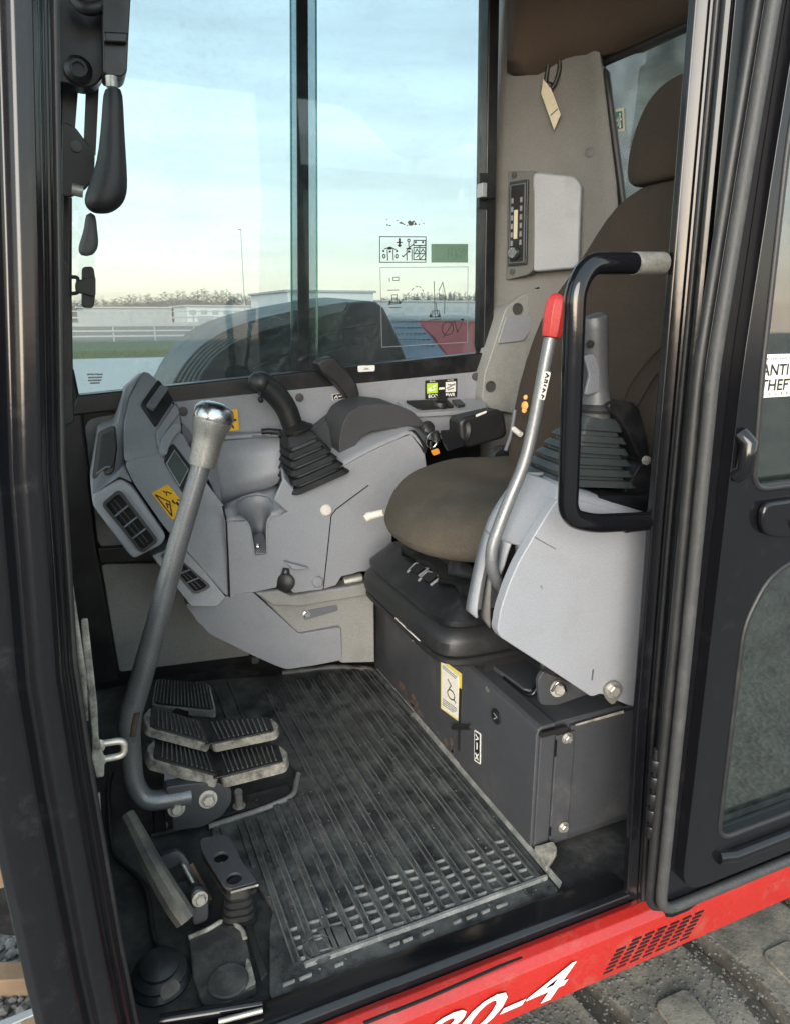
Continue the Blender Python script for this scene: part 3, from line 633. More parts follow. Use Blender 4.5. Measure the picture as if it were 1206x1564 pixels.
# monitor (upper) with its sloping hood, and the second display
prism('monitor_bezel', rounded([(0.1301,1.8701,0.7847), (0.1803,1.9320,0.8355), (0.2107,1.8990,0.7854), (0.1574,1.8341,0.7325)], .008), Vector((0.2556,-0.7284,0.6357)) * .012, 'rubber_black', fc, bevel=.003)
prism('monitor_screen', rounded([(0.1417,1.8546,0.7828), (0.1826,1.9047,0.8237), (0.2024,1.9042,0.8151), (0.1577,1.8494,0.7704)], .004), Vector((0.2556,-0.7284,0.6357)) * .014, 'grey_plastic_dark', fc, bevel=.004)
prism('monitor_trim', [(0.1554,1.8228,0.7220), (0.2148,1.8964,0.7824), (0.2229,1.8787,0.7587), (0.1884,1.8387,0.7269), (0.1553,1.7923,0.6870)], Vector((0.2556,-0.7284,0.6357)) * .006, 'grey_plastic', fc, bevel=.004)
prism('display_hood', rounded([(0.1543,1.7867,0.6819), (0.1639,1.8052,0.7057), (0.1839,1.8253,0.7260), (0.2009,1.8377,0.7356), (0.2110,1.8319,0.7202), (0.1894,1.8129,0.7028), (0.1744,1.7961,0.6850), (0.1650,1.7795,0.6640)], .01), Vector((0.3030,-0.8081,0.5051)) * .022, 'grey_plastic', fc, bevel=.007, seg=3)
prism('display_bezel', rounded([(0.1658,1.7774,0.6583), (0.1775,1.7982,0.6844), (0.1930,1.8107,0.6951), (0.2275,1.7884,0.6388), (0.2244,1.7701,0.6113), (0.1997,1.7443,0.5849)], .006), Vector((0.3030,-0.8081,0.5051)) * .006, 'rubber_black', fc, bevel=.002)
dq = [(0.1689,1.7691,0.6550), (0.1942,1.7964,0.6835), (0.2217,1.7766,0.6353), (0.1936,1.7446,0.6009)]
sticker('display_border', dq, 'grey_plastic', fc, th=.001)
sticker('display', [qpt(dq, .06, .05), qpt(dq, .94, .05), qpt(dq, .94, .95), qpt(dq, .06, .95)], 'screen_grey', fc, lift=.002, th=.001)
# yellow warning label
yq = [(0.1269,1.7257,0.5969), (0.1681,1.7489,0.6092), (0.2088,1.7250,0.5465), (0.1657,1.7008,0.5337)]
yl = thing('warning_label', (0.1657,1.7008,0.5337), 'yellow label with warning triangle on the front console', 'label')
sticker('backing', yq, 'yellow_sticker', yl, lift=.0012, r=.003)
strokes('pictogram', yq, [[(.18, .50), (.90, .12), (.90, .88), (.18, .50)]][:0] + [[(.12, .18), (.52, .10), (.30, .86), (.12, .18)]][:0] +
        [[(.10, .90), (.10, .10), (.46, .50), (.10, .90)], [(.20, .62), (.28, .48), (.34, .56)], [(.55, .12), (.62, .2), (.55, .28)], [(.68, .18), (.80, .3)], [(.86, .55), (.95, .62), (.9, .75)]],
        .0028, 'black_print', yl, lift=.0022, fills=[circle(.62, .55, .05, .09, 8)[:-1], [(.66, .62), (.78, .58), (.82, .86), (.72, .9)]])
# side panel falling to the console body, and the lower vent strip
shell('side_panel', [(0.1845,1.7656,0.6164), (0.2568,1.7715,0.6087), (0.2993,1.7615,0.5392), (0.2962,1.7461,0.4658), (0.2877,1.7148,0.3183), (0.2787,1.7146,0.3221), (0.1883,1.7328,0.4553), (0.1616,1.7383,0.4956)], 1.95, 'grey_plastic', fc, bevel=.003)
shell('lower_strip', rounded([(0.1164,1.7460,0.4375), (0.1487,1.7475,0.4477), (0.1955,1.7451,0.4479), (0.2786,1.6999,0.3218), (0.2552,1.6950,0.3026), (0.1937,1.7009,0.3106)], .006), 1.90, 'grey_plastic', fc, bevel=.004)
vent(fc, [(0.1608,1.7440,0.4455), (0.2474,1.7088,0.3505), (0.2043,1.7067,0.3370), (0.1335,1.7437,0.4398)], 4, (-0.0511,-0.9505,0.3066), th=.006)
lathe('trim_screw', [(.012, 0), (.012, .004), (.005, .005)], (0.2378,1.9250,0.7587), (0, -1, 0), 'screw_grey', fc)
box('screw_pad', tuple(V((0.2225,1.9260,0.7488))), tuple(V((0.2599,1.9260,0.7748)) + V(0, .02, 0)), 'grey_plastic', fc, bevel=.004)
prism('dark_gap', rounded([(0.2292,1.9000,0.7322), (0.2513,1.9000,0.7085), (0.2526,1.9000,0.6516), (0.2271,1.9000,0.6762)], .01), (0, .04, 0), 'grey_plastic_dark', fc, bevel=.004)

# ================================================================ side console (far side of the seat)
sc_ = thing('side_console', (.6, 1.82, .1), 'long grey plastic side console with cup holder beyond the seat', 'console')
# upper band under the window
prism('window_ledge', [(0.2243,1.9250,0.7739), (0.2109,1.9250,0.7837), (1.1379,1.9250,0.8355), (1.1302,1.9250,0.8283), (1.1143,1.9250,0.7523), (1.1437,1.9250,0.7224), (1.1344,1.9250,0.6886), (0.7438,1.9250,0.5959), (0.2574,1.9250,0.5629)], (0, .05, 0), 'grey_plastic', sc_, bevel=.003)
for p in ((0.5479,1.9240,0.7808), (1.0952,1.9240,0.8195)):
    lathe('trim_screw', [(.0115, 0), (.0115, .004), (.005, .005)], p, (0, -1, 0), 'screw_grey', sc_)
# curved pocket wall behind the cup holder
top = [(0.3102,1.8850,0.6785), (0.3365,1.8900,0.6805), (0.3774,1.8950,0.6810), (0.4239,1.8950,0.6820), (0.4582,1.8900,0.6852), (0.4716,1.8850,0.6822), (0.4780,1.8800,0.6796)]
bot = [(0.2942,1.8550,0.5123), (0.3173,1.8580,0.5121), (0.3507,1.8650,0.5229), (0.3979,1.8650,0.5361), (0.4386,1.8600,0.5500), (0.4617,1.8550,0.5639), (0.4696,1.8500,0.5702)]
rows = [spline([V(a) * (1 - t) + V(b) * t for a, b in zip(top, bot)], 4) for t in (0, .33, .66, 1)]
sheet('pocket_wall', rows, 'grey_plastic', sc_, thick=.006, ang=60)
tube('pocket_lip', spline([(0.2462,1.8800,0.6781), (0.3209,1.8950,0.6865), (0.3788,1.9000,0.6871), (0.4313,1.8950,0.6886), (0.4560,1.8800,0.6915)], 6), .0065, 'grey_plastic', sc_, seg=10)
prism('pocket_shelf', [(0.2469,1.8850,0.6773), (0.3798,1.9050,0.6852), (0.4698,1.8650,0.6911), (0.4841,1.9200,0.6910), (0.3329,1.9250,0.6997), (0.2589,1.9250,0.6872)], (0, 0, -.004), 'grey_plastic', sc_)
prism('pocket_flank', [(0.2587,1.8000,0.6467), (0.3114,1.8850,0.6796), (0.2952,1.8550,0.5110), (0.2996,1.7650,0.5327)], (-.004, .004, 0), 'grey_plastic', sc_)
# body: front face with the bottle slot cut out
ff = [(0.2903,1.7210,0.5497), (0.2949,1.7189,0.5120), (0.3418,1.7195,0.5065), (0.3518,1.7184,0.4859), (0.3587,1.7143,0.4153), (0.3906,1.7150,0.4148), (0.3943,1.7193,0.4866), (0.4051,1.7210,0.5100), (0.4318,1.7216,0.5116), (0.4683,1.7230,0.5232), (0.5017,1.7251,0.5473), (0.5727,1.7280,0.5719), (0.6802,1.7320,0.6021), (0.7420,1.7339,0.6130), (0.7342,1.7163,0.3233), (0.6378,1.7149,0.3311), (0.6180,1.7143,0.3277), (0.5875,1.7136,0.3260), (0.5702,1.7119,0.3033), (0.5329,1.7108,0.2987), (0.4560,1.7094,0.3003), (0.4462,1.7097,0.3085), (0.4425,1.7121,0.3501), (0.4227,1.7121,0.3571), (0.4087,1.7098,0.3227), (0.3531,1.7085,0.3194), (0.2894,1.7071,0.3170)]
prism('body', ff, (0, .014, 0), 'grey_plastic', sc_, bevel=.004)
# top around the cup: rim with the opening
rim = [(0.3012,1.7859,0.5327), (0.2949,1.7189,0.5120), (0.3392,1.7101,0.5089), (0.3315,1.7361,0.5170), (0.3288,1.7682,0.5270), (0.3398,1.7988,0.5364), (0.3655,1.8174,0.5419), (0.3964,1.8213,0.5429), (0.4212,1.8080,0.5385), (0.4269,1.7764,0.5287), (0.4138,1.7389,0.5171), (0.4044,1.7181,0.5108), (0.4318,1.7216,0.5116), (0.4680,1.7510,0.5204), (0.4705,1.8614,0.5547), (0.4054,1.8335,0.5466), (0.3490,1.8142,0.5411)]
bm = bmesh.new(); vs = [bm.verts.new(p) for p in rim]
for f in ((0, 1, 4), (1, 2, 3, 4), (0, 4, 5, 16), (16, 5, 6), (16, 6, 7, 15), (15, 7, 8, 14), (14, 8, 9), (14, 9, 13), (13, 9, 10, 12), (10, 11, 12)): bm.faces.new([vs[i] for i in f])
o = finish(bm, 'cup_rim', 'grey_plastic', sc_, ang=15)
m = o.modifiers.new('solid', 'SOLIDIFY'); m.thickness = .005; m.offset = -1
# cup well: open on the slot side
toprim = [(0.3395,1.7119,0.5084), (0.3319,1.7379,0.5165), (0.3291,1.7700,0.5265), (0.3401,1.8006,0.5359), (0.3659,1.8193,0.5415), (0.3968,1.8231,0.5424), (0.4216,1.8099,0.5381), (0.4274,1.7783,0.5282), (0.4142,1.7407,0.5166), (0.4048,1.7199,0.5103)]
mid = [(0.3526,1.7220,0.4849), (0.3530,1.7350,0.4832), (0.3558,1.7650,0.4840), (0.3686,1.8150,0.4761), (0.3879,1.8450,0.4714), (0.4054,1.8500,0.4689), (0.4162,1.8400,0.4686), (0.4098,1.7850,0.4773), (0.3974,1.7350,0.4800), (0.3948,1.7220,0.4838)]
low = [(0.3605,1.7220,0.4179), (0.3624,1.7350,0.4197), (0.3669,1.7650,0.4285), (0.3795,1.8150,0.4310), (0.3924,1.8450,0.4314), (0.4043,1.8500,0.4315), (0.4119,1.8400,0.4304), (0.4061,1.7850,0.4246), (0.3949,1.7350,0.4195), (0.3923,1.7220,0.4157)]
sheet('cup_well', [spline(toprim, 3), spline([V(a) * .5 + V(b) * .5 for a, b in zip(toprim, mid)], 3), spline(mid, 3), spline([V(a) * .5 + V(b) * .5 for a, b in zip(mid, low)], 3), spline(low, 3)], 'grey_plastic', sc_, thick=.003, ang=70)
tube('rim_edge', spline([(0.2946,1.7169,0.5126), (0.3272,1.7173,0.5087), (0.3414,1.7175,0.5070), (0.3514,1.7165,0.4865), (0.3583,1.7124,0.4160)], 4), .0022, 'grey_plastic', sc_, seg=8)
tube('rim_edge', spline([(0.3901,1.7130,0.4155), (0.3938,1.7174,0.4872), (0.4046,1.7190,0.5105), (0.4313,1.7196,0.5122)], 4), .0022, 'grey_plastic', sc_, seg=8)
prism('cup_floor', low, (0, 0, -.006), 'grey_plastic', sc_)
bolt('cup_screw', (0.3763,1.7550,0.4261), (0, -.2, 1), .006, 'chrome', sc_)
# left edge seam and blocks
tube('seam', [(0.2887,1.7200,0.5501), (0.2940,1.7179,0.5124), (0.2918,1.7123,0.4202), (0.2882,1.7061,0.3184)], .0022, 'dark_hole', sc_, seg=6)
tube('seam', [(0.6722,1.7291,0.5644), (0.5781,1.7239,0.5092), (0.5649,1.7227,0.4945), (0.5499,1.7165,0.3963), (0.5340,1.7104,0.2987)], .0016, 'dark_hole', sc_, seg=6)
for p, mm in (((0.5517,1.7230,0.5110), 'ivory_plastic'), ((0.5189,1.7110,0.3222), 'grey_plastic')):
    lathe('cover_cap', [(.0155, 0), (.0155, .003), (.012, .007), (.0, .0085)], p, (0.0200,-0.9980,0.0599), mm, sc_)
# socket with its cover
prism('socket_hood', [(0.4287,1.7135,0.3950), (0.4954,1.7132,0.3671), (0.4593,1.7124,0.3659), (0.4475,1.7125,0.3721)], Vector((0.0200,-0.9980,0.0599)) * .018, 'grey_plastic', sc_, bevel=.003)
lathe('socket_cap', [(.022, 0), (.024, .004), (.024, .014), (.018, .018), (.0, .019)], (0.4365,1.7150,0.3333), (-.45, -.85, .1), 'rubber_black', sc_)
tube('socket_tab', [(0.4253,1.7063,0.3588), (0.4295,1.7052,0.3729), (0.4394,1.7052,0.3695), (0.4412,1.7064,0.3564)], .004, 'rubber_black', sc_, seg=8)
# body top, from the joystick mount to the rear
tp = [(0.4423,1.7271,0.5997), (0.4729,1.7256,0.5642), (0.5032,1.7264,0.5688), (0.5948,1.7311,0.6165), (0.6725,1.7347,0.6507), (0.7519,1.7380,0.6786), (0.8006,1.7397,0.6899), (0.8407,1.7373,0.6377)]
bk = [(0.4562,1.8000,0.6148), (0.4782,1.8600,0.6139), (0.5552,1.9000,0.6641), (0.6520,1.9100,0.6947), (0.7314,1.9200,0.7114), (0.8040,1.9250,0.7167), (0.8766,1.9250,0.7127), (0.9520,1.9250,0.6608)]
rows = [[V(a) * (1 - t) + V(b) * t + V(0, 0, .012 * math.sin(math.pi * t)) for a, b in zip(tp, bk)] for t in (0, .1, .25, .5, .75, 1)]
rows = [spline(r, 4) for r in rows]
sheet('body_top', rows, 'grey_plastic', sc_, thick=.006, ang=60)
fr2 = [(0.4423,1.7271,0.5997), (0.4729,1.7256,0.5642), (0.5032,1.7264,0.5688), (0.5948,1.7311,0.6165), (0.6725,1.7347,0.6507), (0.7519,1.7380,0.6786), (0.8006,1.7397,0.6899), (0.8407,1.7373,0.6377), (0.8582,1.7297,0.5048), (0.7198,1.7256,0.4819), (0.5646,1.7235,0.4995), (0.4550,1.7221,0.5119), (0.4159,1.7237,0.5513)]
prism('mount_face', fr2, (0, .010, 0), 'grey_plastic', sc_, bevel=.004)
# dark surround at the rear end of the body, ledge with throttle dial
prism('end_band', rounded([(0.7904,1.7500,0.6995), (0.8160,1.7500,0.6997), (0.8508,1.7400,0.6504), (0.8358,1.7300,0.6356), (0.8164,1.7400,0.6715)], .006), (0, .10, -.01), 'rubber_black', sc_, bevel=.003)
prism('rear_ledge', [(0.8227,1.8800,0.7624), (1.1091,1.9000,0.7551), (1.0979,1.8400,0.7304), (0.8442,1.8000,0.7368)], (0, 0, -.012), 'grey_plastic', sc_, bevel=.003)
prism('rear_face', [(0.8447,1.8100,0.7374), (1.0992,1.8500,0.7312), (1.1038,1.8600,0.6476), (0.8871,1.8100,0.6578)], (0, .01, 0), 'grey_plastic', sc_, bevel=.003)
box('rear_gap', tuple(V((0.9071,1.8000,0.6732))), tuple(V((0.9839,1.8000,0.6760)) + V(0, .01, 0)), 'dark_hole', sc_)
tpn = V(0, 0, 1)
prism('throttle_plate', rounded([(0.8411,1.8700,0.7588), (0.9763,1.8800,0.7573), (0.9785,1.8350,0.7409), (0.8617,1.8200,0.7409)], .006), (0, 0, .006), 'rubber_black', sc_, bevel=.002)
lathe('throttle_dial', [(.024, 0), (.024, .010), (.021, .016), (.0, .018)], V((0.9396,1.8500,0.7430)) + V(0, 0, .002), (0, -.2, 1), 'rubber_black', sc_)
box('dial_ridge', tuple(V((0.9250,1.8450,0.7462)) + V(0, 0, .014)), tuple(V((0.9621,1.8520,0.7436)) + V(0, 0, .032)), 'rubber_black', sc_, bevel=.003)
prism('rocker_switch', rounded([(0.9905,1.8750,0.7533), (1.0207,1.8800,0.7533), (1.0190,1.8420,0.7419), (0.9886,1.8360,0.7403)], .004), (0, 0, .007), 'screen_dark', sc_, bevel=.002)
# ECO / PWR label
eq = [(0.9272,1.9235,0.8134), (1.0334,1.9235,0.8164), (1.0339,1.9235,0.7609), (0.9279,1.9235,0.7588)]
ep = thing('power_mode_label', (0.9801,1.9220,0.7586), 'black ECO and PWR mode label under the side window', 'label')
sticker('backing', eq, 'black_print', ep, r=.003)
sticker('eco_square', [qpt(eq, .05, .16), qpt(eq, .38, .16), qpt(eq, .38, .70), qpt(eq, .05, .70)], 'lime_print', ep, lift=.0014)
sticker('power_square', [qpt(eq, .63, .16), qpt(eq, .95, .16), qpt(eq, .95, .70), qpt(eq, .63, .70)], 'white_sticker', ep, lift=.0014)
text('lettering', 'ECO', [qpt(eq, .10, .76), qpt(eq, .38, .76), qpt(eq, .38, .94), qpt(eq, .10, .94)], 'white_print', ep, lift=.0014, bold=.03)
text('lettering', 'PWR', [qpt(eq, .64, .76), qpt(eq, .94, .76), qpt(eq, .94, .94), qpt(eq, .64, .94)], 'white_print', ep, lift=.0014, bold=.03)
text('lettering', 'ENG', [qpt(eq, .14, .03), qpt(eq, .30, .03), qpt(eq, .30, .11), qpt(eq, .14, .11)], 'white_print', ep, lift=.0014)
text('lettering', 'AUTO', [qpt(eq, .68, .03), qpt(eq, .88, .03), qpt(eq, .88, .11), qpt(eq, .68, .11)], 'white_print', ep, lift=.0014)
strokes('machine_symbol', eq, [[(.09, .5), (.2, .4), (.33, .28)], [(.12, .55), (.3, .5)]], .004, 'white_print', ep, lift=.0024)
strokes('machine_symbol', eq, [[(.66, .5), (.78, .4), (.92, .28)], [(.70, .58), (.88, .5)], [(.7, .3), (.9, .34)]], .004, 'grey_print', ep, lift=.0024)
strokes('arrow', eq, [[(.44, .48), (.58, .48)]], .006, 'white_print', ep, lift=.0014)
# yellow label on the ledge (man clear symbol) and small black-white label
yq2 = [(0.3361,1.9230,0.7562), (0.3773,1.9230,0.7587), (0.3786,1.9230,0.7018), (0.3359,1.9230,0.6998)]
y2 = thing('pinch_label', (0.3553,1.9220,0.7017), 'yellow pictogram label under the side window by the chrome lever knob', 'label')
sticker('backing', yq2, 'yellow_sticker', y2, lift=.0012, r=.003)
strokes('pictogram', yq2, [[(.45, .35), (.42, .88)], [(.45, .55), (.65, .86)], [(.2, .55), (.45, .38), (.66, .52), (.84, .50)], [(.2, .6), (.12, .9)]], .005, 'black_print', y2, lift=.0022, fills=[circle(.52, .24, .07, .07, 8)[:-1]])
sq = [(0.6411,1.9230,0.7854), (0.6856,1.9230,0.7898), (0.6853,1.9230,0.7720), (0.6421,1.9230,0.7689)]
s2 = thing('belt_label', (0.6612,1.9220,0.7681), 'tiny black and white seat belt label behind the black grip', 'label')
sticker('backing', sq, 'white_sticker', s2); sticker('field', [qpt(sq, .04, .08), qpt(sq, .96, .08), qpt(sq, .96, .92), qpt(sq, .04, .92)], 'black_print', s2, lift=.0014)
strokes('symbol', sq, [[(.15, .7), (.3, .3), (.35, .75)], [(.45, .5), (.9, .45)]], .003, 'white_print', s2, lift=.0022)
# lower fairing down to the floor
fa = [(0.1966,1.7095,0.3358), (0.2397,1.7084,0.3253), (0.2895,1.7065,0.3201), (0.3464,1.7033,0.3232), (0.4102,1.7003,0.3217), (0.4645,1.7115,0.1821), (0.5783,1.7056,0.1846), (0.5849,1.7156,0.0806), (0.5101,1.7196,0.0779), (0.4347,1.7232,0.0805), (0.4062,1.7231,0.0954), (0.3274,1.7216,0.1494), (0.2345,1.7191,0.2215), (0.2040,1.7151,0.2760)]
fa2 = [(0.1830,1.7400,0.3031), (0.2895,1.7065,0.3201), (0.3464,1.7033,0.3232), (0.4645,1.7115,0.1821), (0.5783,1.7056,0.1846), (0.5849,1.7156,0.0806), (0.5101,1.7196,0.0779), (0.4306,1.7234,0.0799), (0.4021,1.7232,0.0962), (0.3274,1.7216,0.1494), (0.2345,1.7191,0.2215), (0.2070,1.7163,0.2627)]
prism('fairing', rounded(fa2, .010, 3), (0, .10, 0), 'grey_plastic', sc_, bevel=.008, seg=3)
prism('base_panel', [(0.3560,1.7220,0.3161), (0.4593,1.7220,0.2955), (0.6822,1.7220,0.2936), (0.6825,1.7220,0.0508), (0.5860,1.7220,0.0681), (0.4713,1.7220,0.1698)], (0, .05, 0), 'panel_beige', sc_, bevel=.003)
prism('base_rail', [(0.3513,1.7000,0.3204), (0.4139,1.7000,0.3179), (0.4471,1.7000,0.2971), (0.6726,1.7000,0.3006), (0.6723,1.7000,0.2641), (0.4683,1.7000,0.2636), (0.3962,1.7000,0.2782)], (0, .021, 0), 'panel_beige', sc_, bevel=.006)
prism('slot_recess', rounded([(0.4755,1.7205,0.2419), (0.5753,1.7205,0.2448), (0.5792,1.7205,0.2264), (0.4829,1.7205,0.2145)], .008), (0, .002, 0), 'grey_plastic_dark', sc_, bevel=.001)
bolt('slot_bolt', (0.4872,1.7190,0.2318), (0, -1, .1), .008, 'chrome', sc_)
box('pipe_mount', tuple(V((0.3527,1.8000,0.0721))), tuple(V((0.3749,1.8000,0.0951)) + V(0, .04, 0)), 'floor_dirty', sc_, bevel=.005)
lathe('wire_end', [(.016, 0), (.016, .05), (.01, .055)], (0.6023,1.7450,0.2976), (1, -.1, .1), 'zinc', sc_)

# ================================================================ floor mat
fm = thing('floor_mat', (.45, 1.3, -.014), 'dirty black ribbed rubber floor mat in the cab', 'floor mat')
mo = [(.166, .862), (.698, .864), (.703, 1.30), (.704, 1.765), (.66, 1.80), (.60, 1.83), (.44, 1.855), (.28, 1.90), (.10, 1.93), (.02, 1.90), (.015, 1.60), (.33, 1.55), (.36, 1.40), (.33, 1.31), (.255, 1.293), (.150, 1.283), (.146, 1.20), (.20, 1.10), (.215, 1.03), (.20, 1.00)]
prism('base', rounded([(x, y, -.0135) for x, y in mo], .012, 3), (0, 0, .0105), 'mat_rubber', fm, bevel=.002)
material('mat_ridge', (.115, .12, .117), .7, col2=(.045, .047, .047), nscale=14, namt=1., bump=.3, bscale=200, dust=(.22, .22, .205), damt=.6, dscale=40, dlo=.5, dhi=.75)
def left_of(y):
    return .155 if y > 1.29 else .2
bm = bmesh.new()
bw = bmesh.new(); k = 0; x = .222
ribs = []
while x < .69:
    y1 = 1.80 if x > .37 else (1.275 if x < .262 else 1.30)
    ribs.append((x, .905, y1)); x += .0325
for x, y0, y1 in ribs:
    n = 10
    for a, b in ((-.0070, .0070),):
        lo_ = [(x + a, y0, -.003), (x + a + .0015, y0, .0022), (x + b - .0015, y0, .0022), (x + b, y0, -.003)]
        add_prism(bm, lo_, (0, y1 - y0, 0))
        for e_ in (a + .0006, b - .0036):
            add_prism(bw, [(x + e_, y0, .0010), (x + e_ + .0004, y0, .0030), (x + e_ + .0026, y0, .0030), (x + e_ + .0030, y0, .0010)], (0, y1 - y0, 0))
for x in (.245, .205, .17):
    add_prism(bm, [(x - .005, 1.14 if x < .22 else .905, -.003), (x - .004, 1.14 if x < .22 else .905, .002), (x + .004, 1.14 if x < .22 else .905, .002), (x + .005, 1.14 if x < .22 else .905, -.003)], (0, .13 if x < .22 else .37, 0))
for x in (.06, .10, .14, .18, .22, .26, .30):
    add_prism(bm, [(x - .007, 1.62, -.003), (x - .005, 1.62, .002), (x + .005, 1.62, .002), (x + .007, 1.62, -.003)], (0, .25, 0))
finish(bm, 'ribs', 'mat_rubber', fm); finish(bw, 'rib_edges', 'mat_ridge', fm)
bm = bmesh.new(); rnd = random.Random(3)
for i, (x, y0, y1) in enumerate(ribs[:-1]):
    n = (6, 5, 6, 4, 6, 5, 6)[i % 7] if i > 3 else 4
    for j in range(n):
        yy = .910 + j * .0205 + rnd.uniform(-.002, .002)
        add_prism(bm, [(x + .0068, yy, -.003), (x + .0068, yy + .0008, .0018), (x + .0068, yy + .0034, .0018), (x + .0068, yy + .0044, -.003)], (.0189, rnd.uniform(-.002, .002), 0))
# border ridges along the doorway
add_prism(bm, [(.232, .893, -.003), (.234, .895, .0035), (.234, .900, .0035), (.232, .903, -.003)], (.46, .003, 0))
for j in range(17):
    x = .19 + j * .0295 + rnd.uniform(-.004, .004); l = rnd.uniform(.010, .022)
    if rnd.random() < .6: add_prism(bm, [(x, .874, -.003), (x + .001, .875, .001), (x + .001, .878, .001), (x, .880, -.003)], (l, .001, 0))
finish(bm, 'cleats', 'mat_worn', fm)
lathe('round_stud', [(.027, 0), (.027, .005), (.024, .0065), (.021, .004), (0., .004)], (.262, .918, -.003), (0, 0, 1), 'mat_rubber', fm)
prism('raised_patch', rounded([(.268, .955, -.003), (.315, .942, -.003), (.325, .90, -.003), (.29, .895, -.003), (.278, .912, -.003)], .006), (0, 0, .006), 'mat_rubber', fm, bevel=.002)
tube('rear_lip', fillet([(.45, 1.862, -.002), (.60, 1.835, .0), (.66, 1.80, .0), (.700, 1.775, .0), (.701, 1.5, .0)], .04), .009, 'mat_rubber', fm, seg=8)
tube('notch_lip', fillet([(.146, 1.285, .0), (.255, 1.293, .0), (.33, 1.31, .0), (.36, 1.38, .0)], .02), .006, 'mat_worn', fm, seg=8)
prism('side_lip', [(.700, .87, -.003), (.7045, .87, .010), (.7045, 1.76, .010), (.700, 1.76, -.003)], (.0005, 0, 0), 'mat_worn', fm)
# crumbs and grit on the mat
its = []
for i in range(260):
    x = rnd.uniform(.2, .69); y = .87 + abs(rnd.gauss(0, .35)); r = rnd.uniform(.0007, .0022)
    if y > 1.7: continue
    its.append(((x, y, .0028 if rnd.random() < .4 else -.002), (r, r * rnd.uniform(.6, 1.6), r * .7), rnd.uniform(0, 6)))
gr = grains('grit', its, 'gravel_stone'); tag(gr, 'pale grit and crumbs scattered over the floor mat', 'grit', kind='stuff')

# ================================================================ seat box
sb = thing('seat_box', (.95, 1.3, -.012), 'charcoal steel box that carries the operator seat', 'seat box')
box('box_body', (.712, .975, -.012), (1.42, 1.785, .262), 'charcoal_steel', sb, bevel=.006)
box('front_sheet', (.7055, 1.262, -.012), (.7125, 1.782, .275), 'charcoal_steel', sb, bevel=.002)
# proud cover with folded top, tool compartment
cv = [(.700, 1.252), (.700, .972), (.706, .963), (.760, .961)]
bm = bmesh.new()
prof = [(.700, .012), (.700, .255), (.7035, .266), (.712, .271), (.742, .271), (.742, .2635), (.713, .2635), (.7085, .26), (.7085, .012)]
add_prism(bm, [(x, .966, z) for x, z in prof], (0, .286, 0))
finish(bm, 'cover', 'charcoal_steel', sb, bevel=.0025)
box('cover_return', (.7055, .9605, .012), (.738, .9665, .262), 'charcoal_steel', sb, bevel=.002)
box('near_plate', (.7395, .9585, .010), (.782, .9670, .248), 'charcoal_steel', sb, bevel=.002)
box('near_side', (.778, .9655, .012), (1.20, .9745, .255), 'charcoal_steel', sb, bevel=.002)
prism('slot', rounded([(.7045, .9590, .252), (.7045, .9590, .262), (.765, .9590, .262), (.765, .9590, .252)], .004), (0, .008, 0), 'dark_hole', sb, smooth=False)
box('hinge_gap', (.7005, 1.2525, .045), (.7075, 1.2620, .20), 'dark_hole', sb)
box('hinge_bit', (.7380, .9575, .205), (.7410, .9600, .24), 'black_satin', sb)
box('hinge_bit', (.7380, .9575, .03), (.7410, .9600, .05), 'black_satin', sb)
tube('latch_pin', [(0.6980,1.2803,0.0923), (0.6980,1.1981,0.1405)], .006, 'rubber_black', sb, seg=10)
box('top_plate', (.744, .975, .2625), (1.3, 1.25, .2665), 'charcoal_steel', sb, bevel=.001)
prism('base_skirt', [(.712, .985, -.012), (1.2, .985, -.012), (1.2, .9955, .03), (.712, .9955, .03)], (0, -.004, 0), 'black_satin', sb)
for p, n_, r in (((0.7605,1.2156,0.2680), (0, 0, 1), .0085), ((0.7620,0.9570,0.2399), (0, -1, 0), .0080), ((0.7684,0.9570,0.0428), (0, -1, 0), .0080)):
    bolt('bolt', p, n_, r, 'zinc', sb)
lathe('rubber_plug', [(.016, 0), (.016, .003), (.0, .0045)], (0.6990,1.1022,0.2192), (-1, 0, 0), 'rubber_black', sb)
strokes('plug_mark', [(0.6945,1.1096,0.2295), (0.6945,1.0793,0.2363), (0.6945,1.0779,0.2175), (0.6945,1.1084,0.2119)], [[(.2, .2), (.6, .5), (.2, .9)]], .002, 'grey_print', sb)
lathe('paint_dot', [(.007, 0), (.007, .0006)], (0.6995,1.1415,0.2597), (-1, 0, 0), 'worn_edge', sb, seg=9)
# bent support plate and pivot bracket under the control pod
prism('support_plate', [(0.7370,1.2694,0.2680), (0.8384,1.2794,0.2680), (0.8492,1.1561,0.2680), (0.7607,1.0719,0.2680), (0.7483,1.0833,0.2680)], (0, 0, .012), 'charcoal_steel', sb, bevel=.003)
tube('support_edge', fillet([(0.7460,1.1520,0.2720), (0.7509,1.0625,0.2720), (0.7676,1.0625,0.2900), (0.7902,1.0719,0.3300)], .02), .0045, 'black_paint', sb, seg=8)
prism('pivot_bracket', rounded([(0.7300,1.0000,0.2918), (0.7203,1.0000,0.3467), (0.7433,1.0000,0.3766), (0.8291,1.0000,0.3472), (0.8608,1.0000,0.2921), (0.7689,1.0000,0.2827)], .01), (0, .01, 0), 'charcoal_steel', sb, bevel=.003)
bolt('bolt', (0.7648,0.9980,0.3205), (-.2, -1, .2), .011, 'zinc', sb)
tube('wire_clip', spline([(0.7424,0.9850,0.3263), (0.7501,0.9800,0.3445), (0.7631,0.9800,0.3388), (0.7746,0.9850,0.3191)], 5), .0025, 'chrome', sb, seg=8)
prism('scuffed_edge', [(.785, .9642, .2545), (.90, .9642, .2545), (.90, .9662, .2585), (.785, .9650, .2565)], (0, .0, .0015), 'worn_edge', sb)
